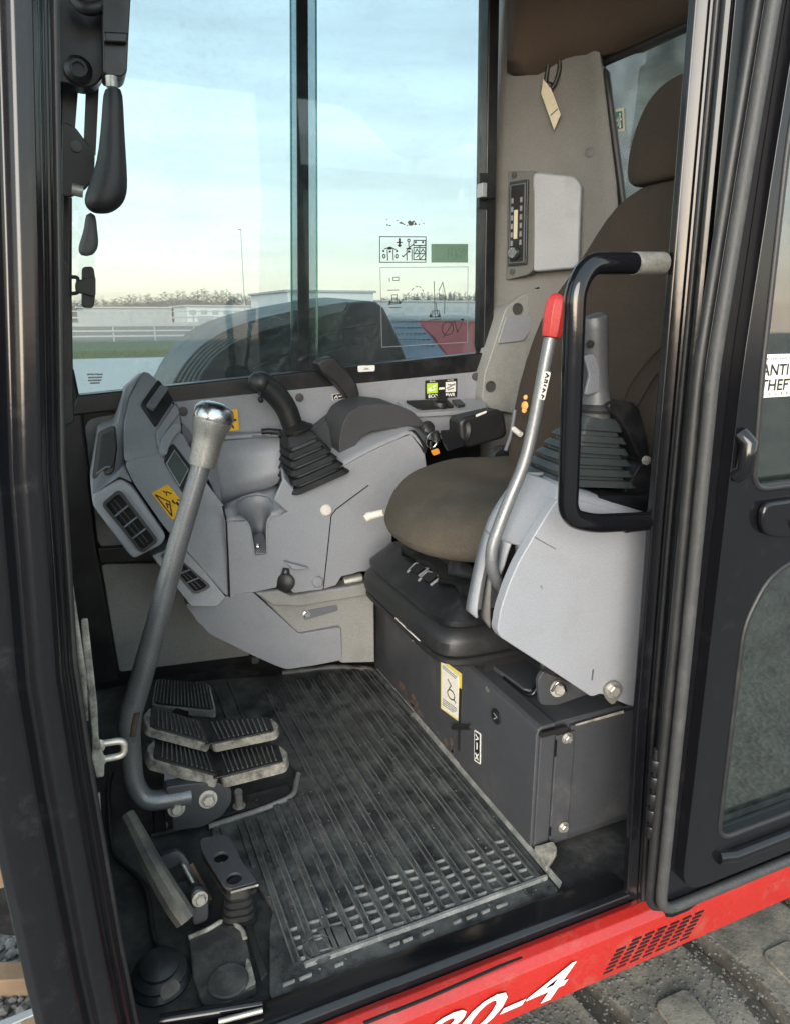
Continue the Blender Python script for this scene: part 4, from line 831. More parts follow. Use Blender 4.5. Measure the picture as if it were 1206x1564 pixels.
# rust streaks along the foot of the box front
rq = [(.7050, 1.74, .05), (.7050, 1.30, .06), (.7050, 1.30, .012), (.7050, 1.74, .012)]
bm = bmesh.new()
for i in range(16):
    y = rnd.uniform(1.28, 1.62); z = rnd.uniform(.012, .05); a = rnd.uniform(.004, .016); b_ = rnd.uniform(.003, .012)
    add_prism(bm, [(.7052, y + a * math.cos(t) * (1 + .4 * math.sin(3 * t + i)), z + b_ * math.sin(t)) for t in [k * 2 * math.pi / 9 for k in range(9)]], (-.0004, 0, 0))
rs = finish(bm, 'rust_patches', 'rust', sb, smooth=False); rs['kind'] = 'stuff'
# the two labels on the box
lq = [(0.7045,1.3585,0.2270), (0.7045,1.2492,0.2380), (0.7045,1.2450,0.1183), (0.7045,1.3538,0.0995)]
wl = thing('instruction_label', (0.7030,1.2933,0.0912), 'white instruction label with yellow border on the seat box', 'label')
sticker('backing', lq, 'yellow_pale', wl); sticker('field', [qpt(lq, .06, .04), qpt(lq, .80, .10), qpt(lq, .80, .95), qpt(lq, .06, .97)], 'white_sticker', wl, lift=.0014)
spr = strokes('small_print', lq, [[(.12, .10), (.74, .13)], [(.12, .14), (.70, .17)], [(.12, .76), (.75, .76)], [(.12, .80), (.75, .80)], [(.12, .84), (.7, .84)], [(.12, .88), (.6, .88)]], .0022, 'grey_print', wl, lift=.0022)
spr['kind'] = 'stuff'
strokes('drawing', lq, [[(.35, .3), (.5, .38), (.42, .46)], circle(.5, .56, .16, .09), [(.62, .62), (.7, .66)]], .0028, 'black_print', wl, lift=.0022)
pq = [(0.6995,1.1867,0.1410), (0.6995,1.1595,0.1462), (0.6995,1.1561,0.0731), (0.6995,1.1836,0.0666)]
pl = thing('fastening_label', (0.6980,1.1664,0.0687), 'narrow white outlined pictogram label on the seat box cover', 'label')
sticker('backing', pq, 'white_sticker', pl, r=.004); sticker('field', [qpt(pq, .14, .05), qpt(pq, .86, .05), qpt(pq, .86, .95), qpt(pq, .14, .95)], 'black_print', pl, lift=.0014)
strokes('pictogram', pq, [[(.3, .12), (.7, .2), (.3, .28)], [(.5, .36), (.5, .55)], [(.3, .72), (.7, .88)], [(.7, .70), (.3, .9)]], .003, 'white_print', pl, lift=.0022)
# worn metal foot at the near corner
prism('worn_foot', rounded([(0.7010,0.9564,0.0080), (0.7416,0.9498,0.0120), (0.7379,0.9303,0.0100), (0.6973,0.9069,0.0020)], .006), (0, 0, .012), 'worn_edge', sb, bevel=.004)

# ================================================================ operator seat
st = thing('operator_seat', (.95, 1.27, .268), 'brown fabric operator seat with headrest on a black suspension base', 'seat')
CY = 1.265
def superell(cx, cy, ax, ay, z, e=2.6, n=40, front=1.):
    out = []
    for k in range(n):
        t = 2 * math.pi * k / n; c, s = math.cos(t), math.sin(t)
        out.append((cx + ax * math.copysign(abs(c) ** (2 / e), c), cy + ay * math.copysign(abs(s) ** (2 / e), s), z))
    return out
# suspension: bellows skirt and moulded tray
def stack(name, secs, mat, e=9, n=96):
    if name == 'suspension_skirt': secs = [(a, b, c, .296 + (z - .266) * .754) for a, b, c, z in secs]
    return loft(name, [superell(cx, 1.40, ax, ay * .68, z, e, n) for cx, ax, ay, z in secs], mat, st, ang=24)
stack('suspension_skirt', [(.90, .255, .315, .266), (.90, .268, .335, .270), (.90, .270, .338, .286), (.89, .281, .352, .288), (.89, .284, .357, .291), (.89, .284, .357, .303), (.89, .281, .353, .306), (.89, .276, .347, .307), (.89, .276, .347, .311), (.89, .283, .356, .312), (.888, .285, .360, .318), (.888, .285, .360, .352), (.888, .281, .355, .366), (.888, .268, .340, .384), (.888, .262, .333, .388)], 'rubber_black')
stack('suspension_tray', [(.89, .25, .315, .386), (.89, .268, .338, .389), (.888, .273, .345, .393), (.888, .273, .345, .404), (.889, .268, .339, .410), (.897, .240, .305, .443), (.90, .228, .293, .449), (.905, .20, .27, .450)], 'black_satin')
box('suspension_core', (.72, 1.19, .262), (1.12, 1.61, .300), 'dark_hole', st)
prism('tray_ridge', [(.690, 1.02, .446), (.716, 1.02, .446), (.716, 1.53, .446), (.690, 1.53, .446)], (0, 0, .022), 'black_satin', st, bevel=.005)
for dy in (0, .06):
    tube('adjuster_clip', fillet([(.640, 1.41 - dy, .432), (.662, 1.41 - dy, .452), (.672, 1.36 - dy, .455), (.648, 1.365 - dy, .437)], .008), .0035, 'grey_plastic_dark', st, seg=8)
    prism('adjuster_slot', [(.645, 1.405 - dy, .4395), (.665, 1.405 - dy, .4545), (.668, 1.370 - dy, .4570), (.648, 1.370 - dy, .4420)], (-.0008, 0, .0012), 'dark_hole', st, smooth=False)
box('slide_rail', (.70, 1.46, .448), (1.1, 1.49, .505), 'black_satin', st, bevel=.004)
box('slide_rail', (.70, 1.06, .448), (1.1, 1.09, .505), 'black_satin', st, bevel=.004)
box('pan_frame', (.675, 1.06, .485), (1.05, 1.48, .515), 'rubber_black', st, bevel=.01)
# crumpled dark lining below the cushion
rows = []
for i in range(9):
    x = .655 + .012 * math.sin(i * 1.9) + (0 if i % 2 else .012)
    rows.append([(x + .01 * math.sin(j * 2.1 + i), 1.02 + j * .033, .452 + i * .0095 + .006 * math.sin(j * 1.3 + i * .7)) for j in range(15)])
sheet('torn_lining', rows, 'rubber_black', st, thick=.003, ang=70)
# cushion
lev = [(.70, -.041), (.86, -.040), (.955, -.033), (.99, -.020), (1.0, -.006), (.995, .010), (.975, .026), (.945, .038), (.90, .047), (.84, .053), (.77, .056), (.69, .057), (.60, .056), (.50, .053), (.40, .050), (.30, .047), (.2, .045), (.1, .044), (.02, .044)]
secs = []
for s_, z in lev:
    o_ = []
    for k in range(96):
        t = 2 * math.pi * k / 96; c, s2 = math.cos(t), math.sin(t); e = (3.4 if c > 0 else 2.25) - .3 * (1 - s_)
        x = .850 + (.292 if c < 0 else .30) * s_ * math.copysign(abs(c) ** (2 / e), c); y = CY + .016 + .272 * s_ * math.copysign(abs(s2) ** (2 / e), s2)
        dx = x - .56; v = (y - CY - .016) / .272
        zz = .596 + z + .012 * max(0, dx - .1) / .4 - .040 * max(0, 1 - dx / .22) ** 2 * (1 if z > 0 else .5)
        if z > .02:  # hollow worn by use, raised sides, creases across the rear half
            zz += .012 * v * v - .006 * math.exp(-((x - .9) / .14) ** 2 - (v / .5) ** 2)
            zz -= .014 * math.exp(-((x - .90 - .10 * v) / .017) ** 2) * math.exp(-((v + .1) / .55) ** 2)
            zz -= .012 * math.exp(-((x - .975 - .16 * v) / .015) ** 2) * math.exp(-((v - .35) / .4) ** 2)
            zz += .0022 * math.sin(31 * x + 17 * y) + .0018 * math.sin(53 * y - 23 * x + 2) + .003 * math.sin(9 * x + 5 * y)
        o_.append((x, y, zz))
    secs.append(o_)
cu_ = loft('seat_cushion', secs, 'fabric_cushion', st, ang=80, sub=1)
cu_['label'] = 'worn olive brown seat cushion'
# backrest, reclined
def along(z): return .985 + (z - .62) * .30
hw = [(.60, .20), (.66, .235), (.73, .25), (.83, .265), (.94, .262), (1.02, .25), (1.10, .212), (1.17, .172), (1.225, .135), (1.258, .085), (1.268, .03)]
secs = []
for z, h in hw:
    x = along(z); th = .062 if z < 1.2 else .062 * (1.29 - z) / .09 + .012; sec = []
    for k in range(40):
        t = 2 * math.pi * k / 40; c, s_ = math.cos(t), math.sin(t)
        y = CY + h * math.copysign(abs(s_) ** (2 / 3.), s_); d = th * math.copysign(abs(c) ** (2 / 2.6), c)
        u = abs(y - CY) / .26
        wing = -.040 * max(0, u - .45) ** 1.3 * 2 if z < 1.1 else 0          # side bolsters curve forward
        lumb = -.016 * math.exp(-((z - .78) / .09) ** 2) * math.exp(-(u / .5) ** 4) if c < 0 else 0
        grv = .008 * math.exp(-((abs(y - CY) - .155 + (z - .9) * .12) / .010) ** 2) if c < 0 and .66 < z < 1.03 else 0
        sec.append((x + d + wing + lumb + grv, y, z + d * -.15))
    secs.append(sec)
loft('backrest', secs, 'fabric_back', st, ang=80, sub=1)
# piping arcs of the lumbar panel
tube('backrest_seam', spline([(along(.96) - .075, 1.03, .965), (along(.90) - .075, 1.075, .93), (along(.82) - .082, 1.105, .86), (along(.72) - .085, 1.115, .74)], 6), .0035, 'fabric_back', st, seg=8)
tube('backrest_seam', spline([(along(.93) - .072, 1.03, .925), (along(.86) - .075, 1.06, .885), (along(.78) - .082, 1.08, .80), (along(.72) - .085, 1.088, .72)], 6), .0035, 'fabric_back', st, seg=8)
# headrest
secs = []
for s_, z in ((.45, 1.262), (.78, 1.266), (.93, 1.285), (1.0, 1.32), (1.0, 1.36), (.93, 1.405), (.80, 1.435), (.60, 1.455), (.3, 1.464), (.05, 1.466)):
    secs.append([(x + (z - 1.27) * .16, y, z) for x, y, _ in superell(1.175, CY - .005, .058 * (.55 + .45 * s_), .128 * s_, z, 2.8, 32)])
loft('headrest', secs, 'fabric_back', st, ang=80, sub=1)
for dy in (-.06, .06): tube('headrest_stay', [(1.165, CY + dy, 1.20), (1.18, CY + dy, 1.29)], .007, 'chrome', st, seg=10)
# torn foam patch, white height lever, tilt lever, recliner cover
for (cx_, cz_, a, b_) in ((.898, .875, .008, .014), (.896, .852, .006, .012), (.899, .902, .005, .005)):
    pass
for p, r in (((0.9250,1.3946,0.7996), .010), ((0.9250,1.3929,0.8184), .006), ((0.9250,1.3960,0.7888), .007)):
    lathe('foam_tear', [(r, 0), (r * .8, .002), (.0, .003)], V(p), (-.9, -.3, .1), 'orange_foam', st, seg=9)
prism('height_lever', rounded([(0.6080,1.4214,0.3412), (0.6080,1.3885,0.3360), (0.6080,1.3187,0.3405), (0.6080,1.2822,0.3475), (0.6080,1.2560,0.3422), (0.6080,1.2676,0.3296), (0.6080,1.3070,0.3100), (0.6080,1.3296,0.3155), (0.6080,1.3804,0.3165), (0.6080,1.4173,0.3119), (0.6080,1.4032,0.3283)], .006), (.012, 0, 0), 'ivory_plastic', st, bevel=.004)
strokes('lever_mark', [(0.6065,1.3811,0.3357), (0.6065,1.3080,0.3419), (0.6065,1.3153,0.3321), (0.6065,1.3851,0.3271)], [[(.05, .3), (.2, .3)], [(.3, .3), (.55, .3)], [(.65, .3), (.95, .3)], [(.65, .8), (.95, .8)]], .003, 'black_print', st)
tube('tilt_lever', fillet([(0.5967,1.5600,0.5246), (0.6078,1.5600,0.5305), (0.6344,1.5300,0.5440)], .02), [.009, .012, .011, .009], 'ivory_plastic', st, seg=12)
lathe('recliner_knob', [(.030, 0), (.034, .006), (.034, .02), (.028, .026)], (.965, 1.54, .645), (0, 1, .1), 'rubber_black', st)
tube('recliner_strap', spline([(0.9600,1.4880,0.7775), (0.9500,1.4860,0.7182), (0.9300,1.4760,0.6807)], 6), .005, 'grey_plastic_dark', st, seg=8)
tube('belt_stub', [(0.9400,1.4593,0.7360), (0.9400,1.4288,0.7273)], .007, 'ivory_plastic', st, seg=8)
# black armrest roll at the far side of the seat
ar = thing('armrest_roll', (0.9168,1.6600,0.6541), 'black rounded armrest block behind the seat cushion', 'armrest')
prism('roll', rounded([(0.9027,1.6600,0.7262), (0.9124,1.6600,0.7380), (1.0236,1.6600,0.7551), (1.0408,1.6600,0.7435), (1.0521,1.6600,0.6848), (1.0399,1.6600,0.6746), (0.9329,1.6600,0.6547), (0.9083,1.6600,0.6690)], .012), (0, .07, 0), 'rubber_black', ar, bevel=.012, seg=3)
lathe('end_disc', [(.040, 0), (.042, .003), (.036, .012), (.0, .014)], (0.9237,1.6900,0.6994), (-1, -.2, .1), 'rubber_black', ar)
prism('pad', rounded([(0.8554,1.6700,0.6924), (0.8891,1.6700,0.6920), (0.9094,1.6400,0.6686), (0.8531,1.6300,0.6585), (0.8515,1.6500,0.6711)], .006), (0, .01, .014), 'black_satin', ar, bevel=.004)
prism('tag', rounded([(0.9466,1.6570,0.7435), (0.9787,1.6570,0.7525), (0.9801,1.6570,0.7478), (0.9496,1.6570,0.7381)], .003), (0, -.002, .002), 'white_print', ar)
# ignition keys
ky = thing('ignition_keys', (0.8497,1.7000,0.6377), 'bunch of keys with an orange tag hanging from the ignition', 'keys')
lathe('ignition_lock', [(.018, 0), (.018, .012), (.012, .016)], (0.8366,1.7200,0.7059), (0, -.8, .5), 'rubber_black', ky)
prism('key_bow', rounded([(0.8116,1.7050,0.7113), (0.8470,1.7050,0.7110), (0.8513,1.7050,0.6910), (0.8276,1.7050,0.6889)], .008), (0, .008, 0), 'rubber_black', ky, bevel=.002)
tube('key_ring', [V((0.8431,1.7000,0.6779)) + V(.016 * math.cos(a), -.006 * math.sin(a), .022 * math.sin(a)) for a in [k * 2 * math.pi / 16 for k in range(17)]], .0022, 'chrome', ky, seg=6)
tube('fob', [(0.8477,1.6980,0.6994), (0.8539,1.6980,0.6811), (0.8521,1.6980,0.6722)], .012, 'rubber_black', ky, seg=10)
prism('key_blade', [(0.8357,1.6970,0.6753), (0.8416,1.6970,0.6749), (0.8400,1.6970,0.6534), (0.8368,1.6970,0.6537)], (0, .003, 0), 'chrome', ky)
prism('tag', rounded([(0.8371,1.6950,0.6504), (0.8588,1.6950,0.6560), (0.8651,1.6950,0.6411), (0.8452,1.6950,0.6360)], .004), (0, .004, 0), 'orange_tag', ky, bevel=.001)

# ================================================================ near control pod with joystick
pod = thing('control_pod', (.72, .94, .30), 'grey plastic control pod with bellows boot beside the doorway', 'control pod')
NY = .885
near = [(0.5955,0.8850,0.7702), (0.6551,0.8850,0.7494), (0.7199,0.8850,0.7282), (0.8336,0.8850,0.6886), (0.8567,0.8850,0.6807), (0.9023,0.8850,0.3120), (0.8382,0.8850,0.3269), (0.7699,0.8850,0.3672), (0.7524,0.8850,0.3639), (0.6525,0.8850,0.4425), (0.5626,0.8850,0.5117), (0.5560,0.8850,0.5243), (0.5605,0.8850,0.5587), (0.5730,0.8850,0.5965), (0.5882,0.8850,0.6302), (0.6144,0.8850,0.6707), (0.6388,0.8850,0.7080), (0.6527,0.8850,0.7298), (0.6291,0.8850,0.7387)]
near = [(0.6584,0.8850,0.7309), (0.7214,0.8850,0.7120), (0.8351,0.8850,0.6759), (0.8583,0.8850,0.6679), (0.9023,0.8850,0.3120), (0.8382,0.8850,0.3269), (0.7699,0.8850,0.3672), (0.7524,0.8850,0.3639), (0.6525,0.8850,0.4425), (0.5626,0.8850,0.5117), (0.5560,0.8850,0.5243), (0.5605,0.8850,0.5587), (0.5730,0.8850,0.5965), (0.5882,0.8850,0.6302), (0.6144,0.8850,0.6707), (0.6389,0.8850,0.7063)]
prism('near_cover', rounded(near, .012, 3), (0, .020, 0), 'grey_plastic', pod, bevel=.009, seg=4)
# top deck sloping under the boot
dk = [(0.6720,0.9050,0.7418), (0.7486,0.9200,0.7156), (0.8154,0.9200,0.6927), (0.8908,0.9200,0.6662)]
dn = [(0.6596,0.8890,0.7265), (0.7248,0.8890,0.7087), (0.7894,0.8890,0.6885), (0.8625,0.8890,0.6638)]
db = [(0.7194,1.0600,0.7327), (0.7861,1.0600,0.7114), (0.8610,1.0600,0.6887), (1.0239,1.0600,0.6350)]
sheet('top_deck', [spline(dn, 4), spline(dk, 4), spline(db, 4)], 'grey_plastic', pod, thick=.004, ang=60)
# curved front hood: whole above, split by the lever slot below
HA = [(0.6660,0.9900,0.7451), (0.6718,0.9650,0.7436), (0.6734,0.9350,0.7431), (0.6720,0.9050,0.7425)]
HB = [(0.6512,0.9980,0.7348), (0.6564,0.9620,0.7310), (0.6594,0.9250,0.7284), (0.6571,0.8890,0.7244)]
HC = [(0.6266,1.0000,0.7058), (0.6339,0.9620,0.7026), (0.6393,0.9220,0.7014), (0.6397,0.8890,0.7019)]
HD = [(0.6038,1.0000,0.6713), (0.6101,0.9600,0.6676), (0.6155,0.9200,0.6647), (0.6187,0.8890,0.6683)]
HE = [(0.5957,1.0000,0.6504), (0.6012,0.9580,0.6461), (0.6058,0.9180,0.6485), (0.6097,0.8890,0.6539)]
rows = [[V(p) for p in r] for r in (HA, HB, HC, HD, HE)]
cols = [spline([r[j] for r in rows], 4) for j in range(4)]
sheet('hood', [spline([c[i] for c in cols], 4) for i in range(len(cols[0]))], 'grey_plastic', pod, thick=.004, ang=70)
GL = [HE[0], (0.5863,1.0000,0.6229), (0.5741,1.0000,0.5648), (0.5658,1.0000,0.5185), (0.5689,1.0000,0.5111)]
GR = [(0.5985,0.9800,0.6476), (0.5879,0.9720,0.6238), (0.5760,0.9720,0.5724), (0.5697,0.9720,0.5230), (0.5710,0.9720,0.5084)]
GR2 = [(0.5997,0.9700,0.6467), (0.5875,0.9580,0.6246), (0.5838,0.9550,0.5754), (0.5845,0.9550,0.5272), (0.5866,0.9550,0.4948)]
sheet('hood', [spline(GL, 4), spline(GR, 4)], 'grey_plastic', pod, thick=.004, ang=60)
sheet('hood', [spline([V(p) + V(.012, .004, -.004) for p in GR], 4), spline(GR2, 4)], 'trim_grey', pod, thick=.004, ang=60)
MS = [(0.6012,0.9580,0.6461), (0.5979,0.9550,0.6241), (0.5932,0.9520,0.6005), (0.5889,0.9500,0.5800)]
ME = [(0.6046,0.9320,0.6465), (0.6004,0.9340,0.6303), (0.5963,0.9380,0.6047), (0.5907,0.9440,0.5818)]
sheet('hood', [spline(MS, 4), spline(ME, 4)], 'grey_plastic', pod, thick=.004, ang=60)
SL = [(0.6058,0.9180,0.6485), (0.6032,0.9150,0.6306), (0.5882,0.9120,0.5986), (0.5755,0.9100,0.5642), (0.5687,0.9080,0.5339), (0.5693,0.9080,0.5121)]
cr = [(0.6097,0.8890,0.6539), (0.6005,0.8890,0.6415), (0.5818,0.8890,0.6075), (0.5687,0.8890,0.5732), (0.5616,0.8890,0.5464), (0.5593,0.8890,0.5220)]
sheet('hood', [spline(SL, 4), spline(cr, 4)], 'grey_plastic', pod, thick=.004, ang=60)
sheet('hood_flank', [spline([HA[0], HB[0], HC[0], HD[0]] + GL[1:], 4), spline([V(p) + V(.09, .01, -.01) for p in [HA[0], HB[0], HC[0], HD[0]] + GL[1:]], 4)], 'grey_plastic', pod, thick=.004, ang=60)
sheet('slot_wall', [spline([V(p) + V(.035, .03, -.01) for p in SL], 4), spline([V(p) + V(.030, .0, -.008) for p in SL], 4)], 'dark_hole', pod, thick=.003, ang=60)
sheet('slot_back', [spline([V(p) + V(.030, .01, -.01) for p in GR2], 4), spline([V(p) + V(.040, .002, -.01) for p in [SL[0], SL[1], SL[2], SL[3], SL[4]]], 4)], 'dark_hole', pod, thick=.003, ang=60)
tube('seam', spline([(0.6158,0.8842,0.6701), (0.6337,0.8842,0.6590), (0.6561,0.8842,0.6459)], 5), .0009, 'grey_plastic_dark', pod, seg=6)
for i, (a_, b_) in enumerate((((0.6325,0.8842,0.5876), (0.6356,0.8842,0.5825)), ((0.7283,0.8842,0.5801), (0.7328,0.8842,0.5769)), ((0.7491,0.8842,0.4178), (0.7487,0.8842,0.3982)), ((0.6577,0.8842,0.7055), (0.6599,0.8842,0.7019)))):
    tube('scuff', [a_, b_], .0013, 'worn_edge' if i != 2 else 'screw_grey', pod, seg=6)
bolt('bolt', (0.7890,0.8790,0.3741), (-.1, -1, .05), .0105, 'zinc', pod)
prism('bolt_lug', rounded([(0.7772,0.8820,0.3590), (0.7716,0.8820,0.3804), (0.7878,0.8820,0.3889), (0.8091,0.8820,0.3803), (0.8179,0.8820,0.3621), (0.7974,0.8820,0.3381)], .01), (0, .003, 0), 'trim_grey', pod, bevel=.001)
prism('inner_block', [(.66, .91, .42), (.86, .91, .30), (.9, .91, .70), (.70, .91, .72)], (0, .13, 0), 'black_satin', pod, bevel=.01)
# ---- boot: accordion
def boot(name, base, neck, u, v, a, b, n, parent, top=.42, mat='rubber_black', lean=(0, 0, 0)):
    base, neck, u, v = Vector(base), Vector(neck), Vector(u).normalized(), Vector(v).normalized(); secs = []
    for i in range(n):
        t0 = i / n; t1 = (i + .58) / n; t2 = (i + .62) / n
        for t, k in ((t0, 1.0), (t0 + .05 / n, 1.03), (t1, .97), (t2, .84), ((i + .97) / n, .84)):
            s = (1 - t * (1 - top)) * k
            secs.append(rrect(base + (neck - base) * t * .8, u, v, a * s, b * s, .018 * s))
    for t, s in ((.82, top * .98), (.90, top * .86), (1.0, top * .7)):
        secs.append(rrect(base + (neck - base) * t, u, v, a * s, b * s, .018 * s))
    return loft(name, secs, mat, parent, ang=32)
j1 = thing('joystick', (.80, 1.0, .68), 'black joystick with grey-green bellows boot nearest the doorway', 'joystick', 'joysticks either side of the seat')
boot('boot', (0.7788,1.0000,0.7237), (0.8069,1.0000,0.8318), (1, 0, -.12), (0, 1, .05), .084, .062, 5, j1, top=.55, mat='boot_grey')
j1.children[0]['label'] = 'ribbed rubber bellows boot'
gp = [(0.8071,1.0000,0.8289), (0.8071,1.0000,0.8490), (0.8061,1.0000,0.8718), (0.8024,1.0000,0.9001), (0.7977,1.0000,0.9335), (0.7935,1.0000,0.9609), (0.7905,1.0000,0.9825), (0.7886,1.0000,0.9959), (0.7877,1.0000,0.9991)]
tube('grip', spline(gp, 4), [.026, .028, .022, .021, .022, .024, .0245, .022, .010], 'grip_grey', j1, seg=18)
lathe('grip_collar', [(.032, 0), (.034, .005), (.030, .012), (.022, .018)], (0.8080,1.0000,0.8389), (.02, 0, 1), 'rubber_black', j1)
lathe('grip_button', [(.0065, 0), (.006, .004), (.0, .005)], (0.7715,0.9820,0.9532), (-.2, -1, 0), 'dark_hole', j1, seg=14)
prism('grip_inset', rounded([(0.7607,0.9790,0.9353), (0.7807,0.9790,0.9376), (0.7932,0.9790,0.9129), (0.7961,0.9790,0.8742), (0.7663,0.9790,0.8700), (0.7736,0.9790,0.9026)], .006), (0, .006, 0), 'grey_plastic_dark', j1, bevel=.003)
# armrest hook behind the boot
hk = thing('armrest_bracket', (0.8807,0.9500,0.7589), 'black folded armrest bracket between joystick and rear pillar', 'bracket')
prism('arm', rounded([(0.8005,0.9600,0.8552), (0.8139,0.9600,0.8593), (0.8510,0.9600,0.8584), (0.8666,0.9600,0.8478), (0.8837,0.9600,0.8096), (0.8969,0.9600,0.7766), (0.8978,0.9600,0.7528), (0.8806,0.9600,0.7571), (0.8613,0.9600,0.7820), (0.8436,0.9600,0.8120), (0.8236,0.9600,0.8331), (0.8051,0.9600,0.8439)], .012), (0, .05, 0), 'black_satin', hk, bevel=.008, seg=3)
prism('foot', rounded([(0.8334,0.9500,0.6907), (0.8551,0.9500,0.7257), (0.8724,0.9500,0.7508), (0.8922,0.9500,0.7551), (0.9035,0.9500,0.6605)], .008), (0, .05, 0), 'black_satin', hk, bevel=.005)
lathe('pivot_nut', [(.008, 0), (.008, .006), (.005, .008)], (0.8827,0.9520,0.7569), (0, -1, 0), 'worn_edge', hk, seg=8)
# ---- safety lock lever with red grip
lk = thing('lock_lever', (.62, .93, .5), 'bent steel safety lever with red grip in front of the seat', 'lever')
lp = [(0.6094,0.9500,0.5585), (0.5812,0.9350,0.5864), (0.5668,0.9300,0.6186), (0.5686,0.9300,0.6497), (0.5952,0.9300,0.7184), (0.6220,0.9300,0.7762), (0.6348,0.9300,0.8343), (0.6479,0.9300,0.9165), (0.6567,0.9300,0.9658)]
tube('lever_bar', fillet(lp, .035, 7), .0098, 'steel_worn', lk, seg=16)
gpath = [(0.6579,0.9300,0.9666), (0.6593,0.9300,0.9769), (0.6617,0.9300,0.9987), (0.6645,0.9300,1.0180), (0.6663,0.9300,1.0263), (0.6670,0.9300,1.0287)]
bm = bmesh.new(); add_tube(bm, spline(gpath, 3), [.0165, .0185, .020, .0185, .012, .006], prof=[(1, 0), (.72, .62), (0, .85), (-.72, .62), (-1, 0), (-.72, -.62), (0, -.85), (.72, -.62)])
g_ = finish(bm, 'grip', 'red_plastic', lk, ang=25, bevel=.0012); g_['label'] = 'red plastic hand grip'
lq = [(0.6411,0.9195,0.9182), (0.6530,0.9195,0.9158), (0.6440,0.9195,0.8740), (0.6335,0.9195,0.8770)]
sticker('lever_label', lq, 'white_sticker', lk, r=.003); strokes('lever_label_print', lq, [[(.3, .08), (.75, .14), (.3, .22)], [(.3, .30), (.7, .30), (.7, .38), (.3, .38)], [(.35, .48), (.7, .50)], [(.3, .62), (.7, .64), (.35, .74)], [(.3, .84), (.7, .86), (.5, .95)]], .0022, 'black_print', lk)

# ================================================================ far joystick, wrist rest and arm grip
j2 = thing('joystick', (.49, 1.78, .60), 'black joystick with pleated boot on the console beyond the seat', 'joystick', 'joysticks either side of the seat')
boot('boot', (0.5322,1.7650,0.5907), (0.5007,1.8000,0.7091), (1, .0, .34), (-.15, 1, .1), .078, .062, 5, j2, top=.55)
gp = [(0.4983,1.8000,0.7029), (0.4895,1.8000,0.7330), (0.4752,1.8000,0.7713), (0.4514,1.8000,0.8052), (0.4254,1.8000,0.8286), (0.4092,1.8000,0.8332), (0.4008,1.8000,0.8295)]
tube('grip', spline(gp, 5), [.025, .027, .028, .029, .030, .030, .018], 'rubber_black', j2, seg=18)
lathe('grip_head', [(.004, 0), (.022, .003), (.030, .014), (.030, .030), (.022, .042), (.006, .046)], (0.4062,1.8000,0.8152), (.35, -.1, .95), 'rubber_black', j2)
lathe('grip_collar', [(.030, 0), (.041, .003), (.042, .009), (.030, .016), (.022, .022)], (0.5036,1.7950,0.7097), (-.22, 0, 1), 'rubber_black', j2)
lathe('thumb_switch', [(.006, 0), (.006, .006), (.004, .008)], (0.4259,1.7900,0.8454), (-.2, -.2, 1), 'chrome', j2, seg=12)
lathe('trigger', [(.008, 0), (.008, .006), (.004, .009)], (0.4132,1.7900,0.7957), (-.9, -.3, -.2), 'rubber_black', j2, seg=12)
tube('switch_lead', [(0.4229,1.8500,0.7046), (0.4445,1.8500,0.7054), (0.4679,1.8400,0.7033), (0.4691,1.8300,0.6918)], .008, 'rubber_black', sc_, seg=8)
wr = thing('wrist_rest', (.68, 1.82, .68), 'dark grey arched wrist rest on the far console', 'wrist rest')
arch = [(0.6102,1.7750,0.6223), (0.6090,1.7750,0.6694), (0.6190,1.7750,0.7203), (0.6377,1.7750,0.7512), (0.6674,1.7750,0.7668), (0.7228,1.7750,0.7726), (0.7793,1.7750,0.7635), (0.8228,1.7750,0.7437), (0.8475,1.7750,0.7202), (0.8625,1.7750,0.7023), (0.8084,1.7750,0.7055), (0.7507,1.7750,0.7037), (0.7036,1.7750,0.7001), (0.6709,1.7750,0.6891), (0.6568,1.7750,0.6704), (0.6470,1.7750,0.6317), (0.6331,1.7750,0.6218)]
prism('arch', rounded(arch, .010, 3), (-.02, .085, .012), 'rest_dark', wr, bevel=.007, seg=3)
prism('fairing', rounded([(0.5564,1.8400,0.6977), (0.6283,1.8600,0.7392), (0.6615,1.8600,0.7596), (0.6285,1.8000,0.6375), (0.6099,1.8000,0.6301), (0.5835,1.8000,0.6671)], .01), (0, .05, 0), 'rest_dark', wr, bevel=.008)
ag = thing('auxiliary_grip', (0.6854,1.8600,0.7762), 'black curved control grip behind the wrist rest by the window', 'control grip')
bm = bmesh.new()
add_prism(bm, rounded([(0.5816,1.8600,0.8753), (0.5945,1.8600,0.8856), (0.6232,1.8600,0.8921), (0.6358,1.8600,0.8859), (0.6707,1.8600,0.8489), (0.6932,1.8600,0.8176), (0.7013,1.8600,0.7865), (0.6959,1.8600,0.7756), (0.6693,1.8600,0.7743), (0.6534,1.8600,0.7977), (0.6280,1.8600,0.8261), (0.5935,1.8600,0.8512)], .006), (0, .05, 0))
finish(bm, 'grip', 'rubber_black', ag, bevel=.011, seg=3)
tube('grip_stem', [(0.6886,1.8850,0.7846), (0.6981,1.8850,0.7464)], .016, 'rubber_black', ag)

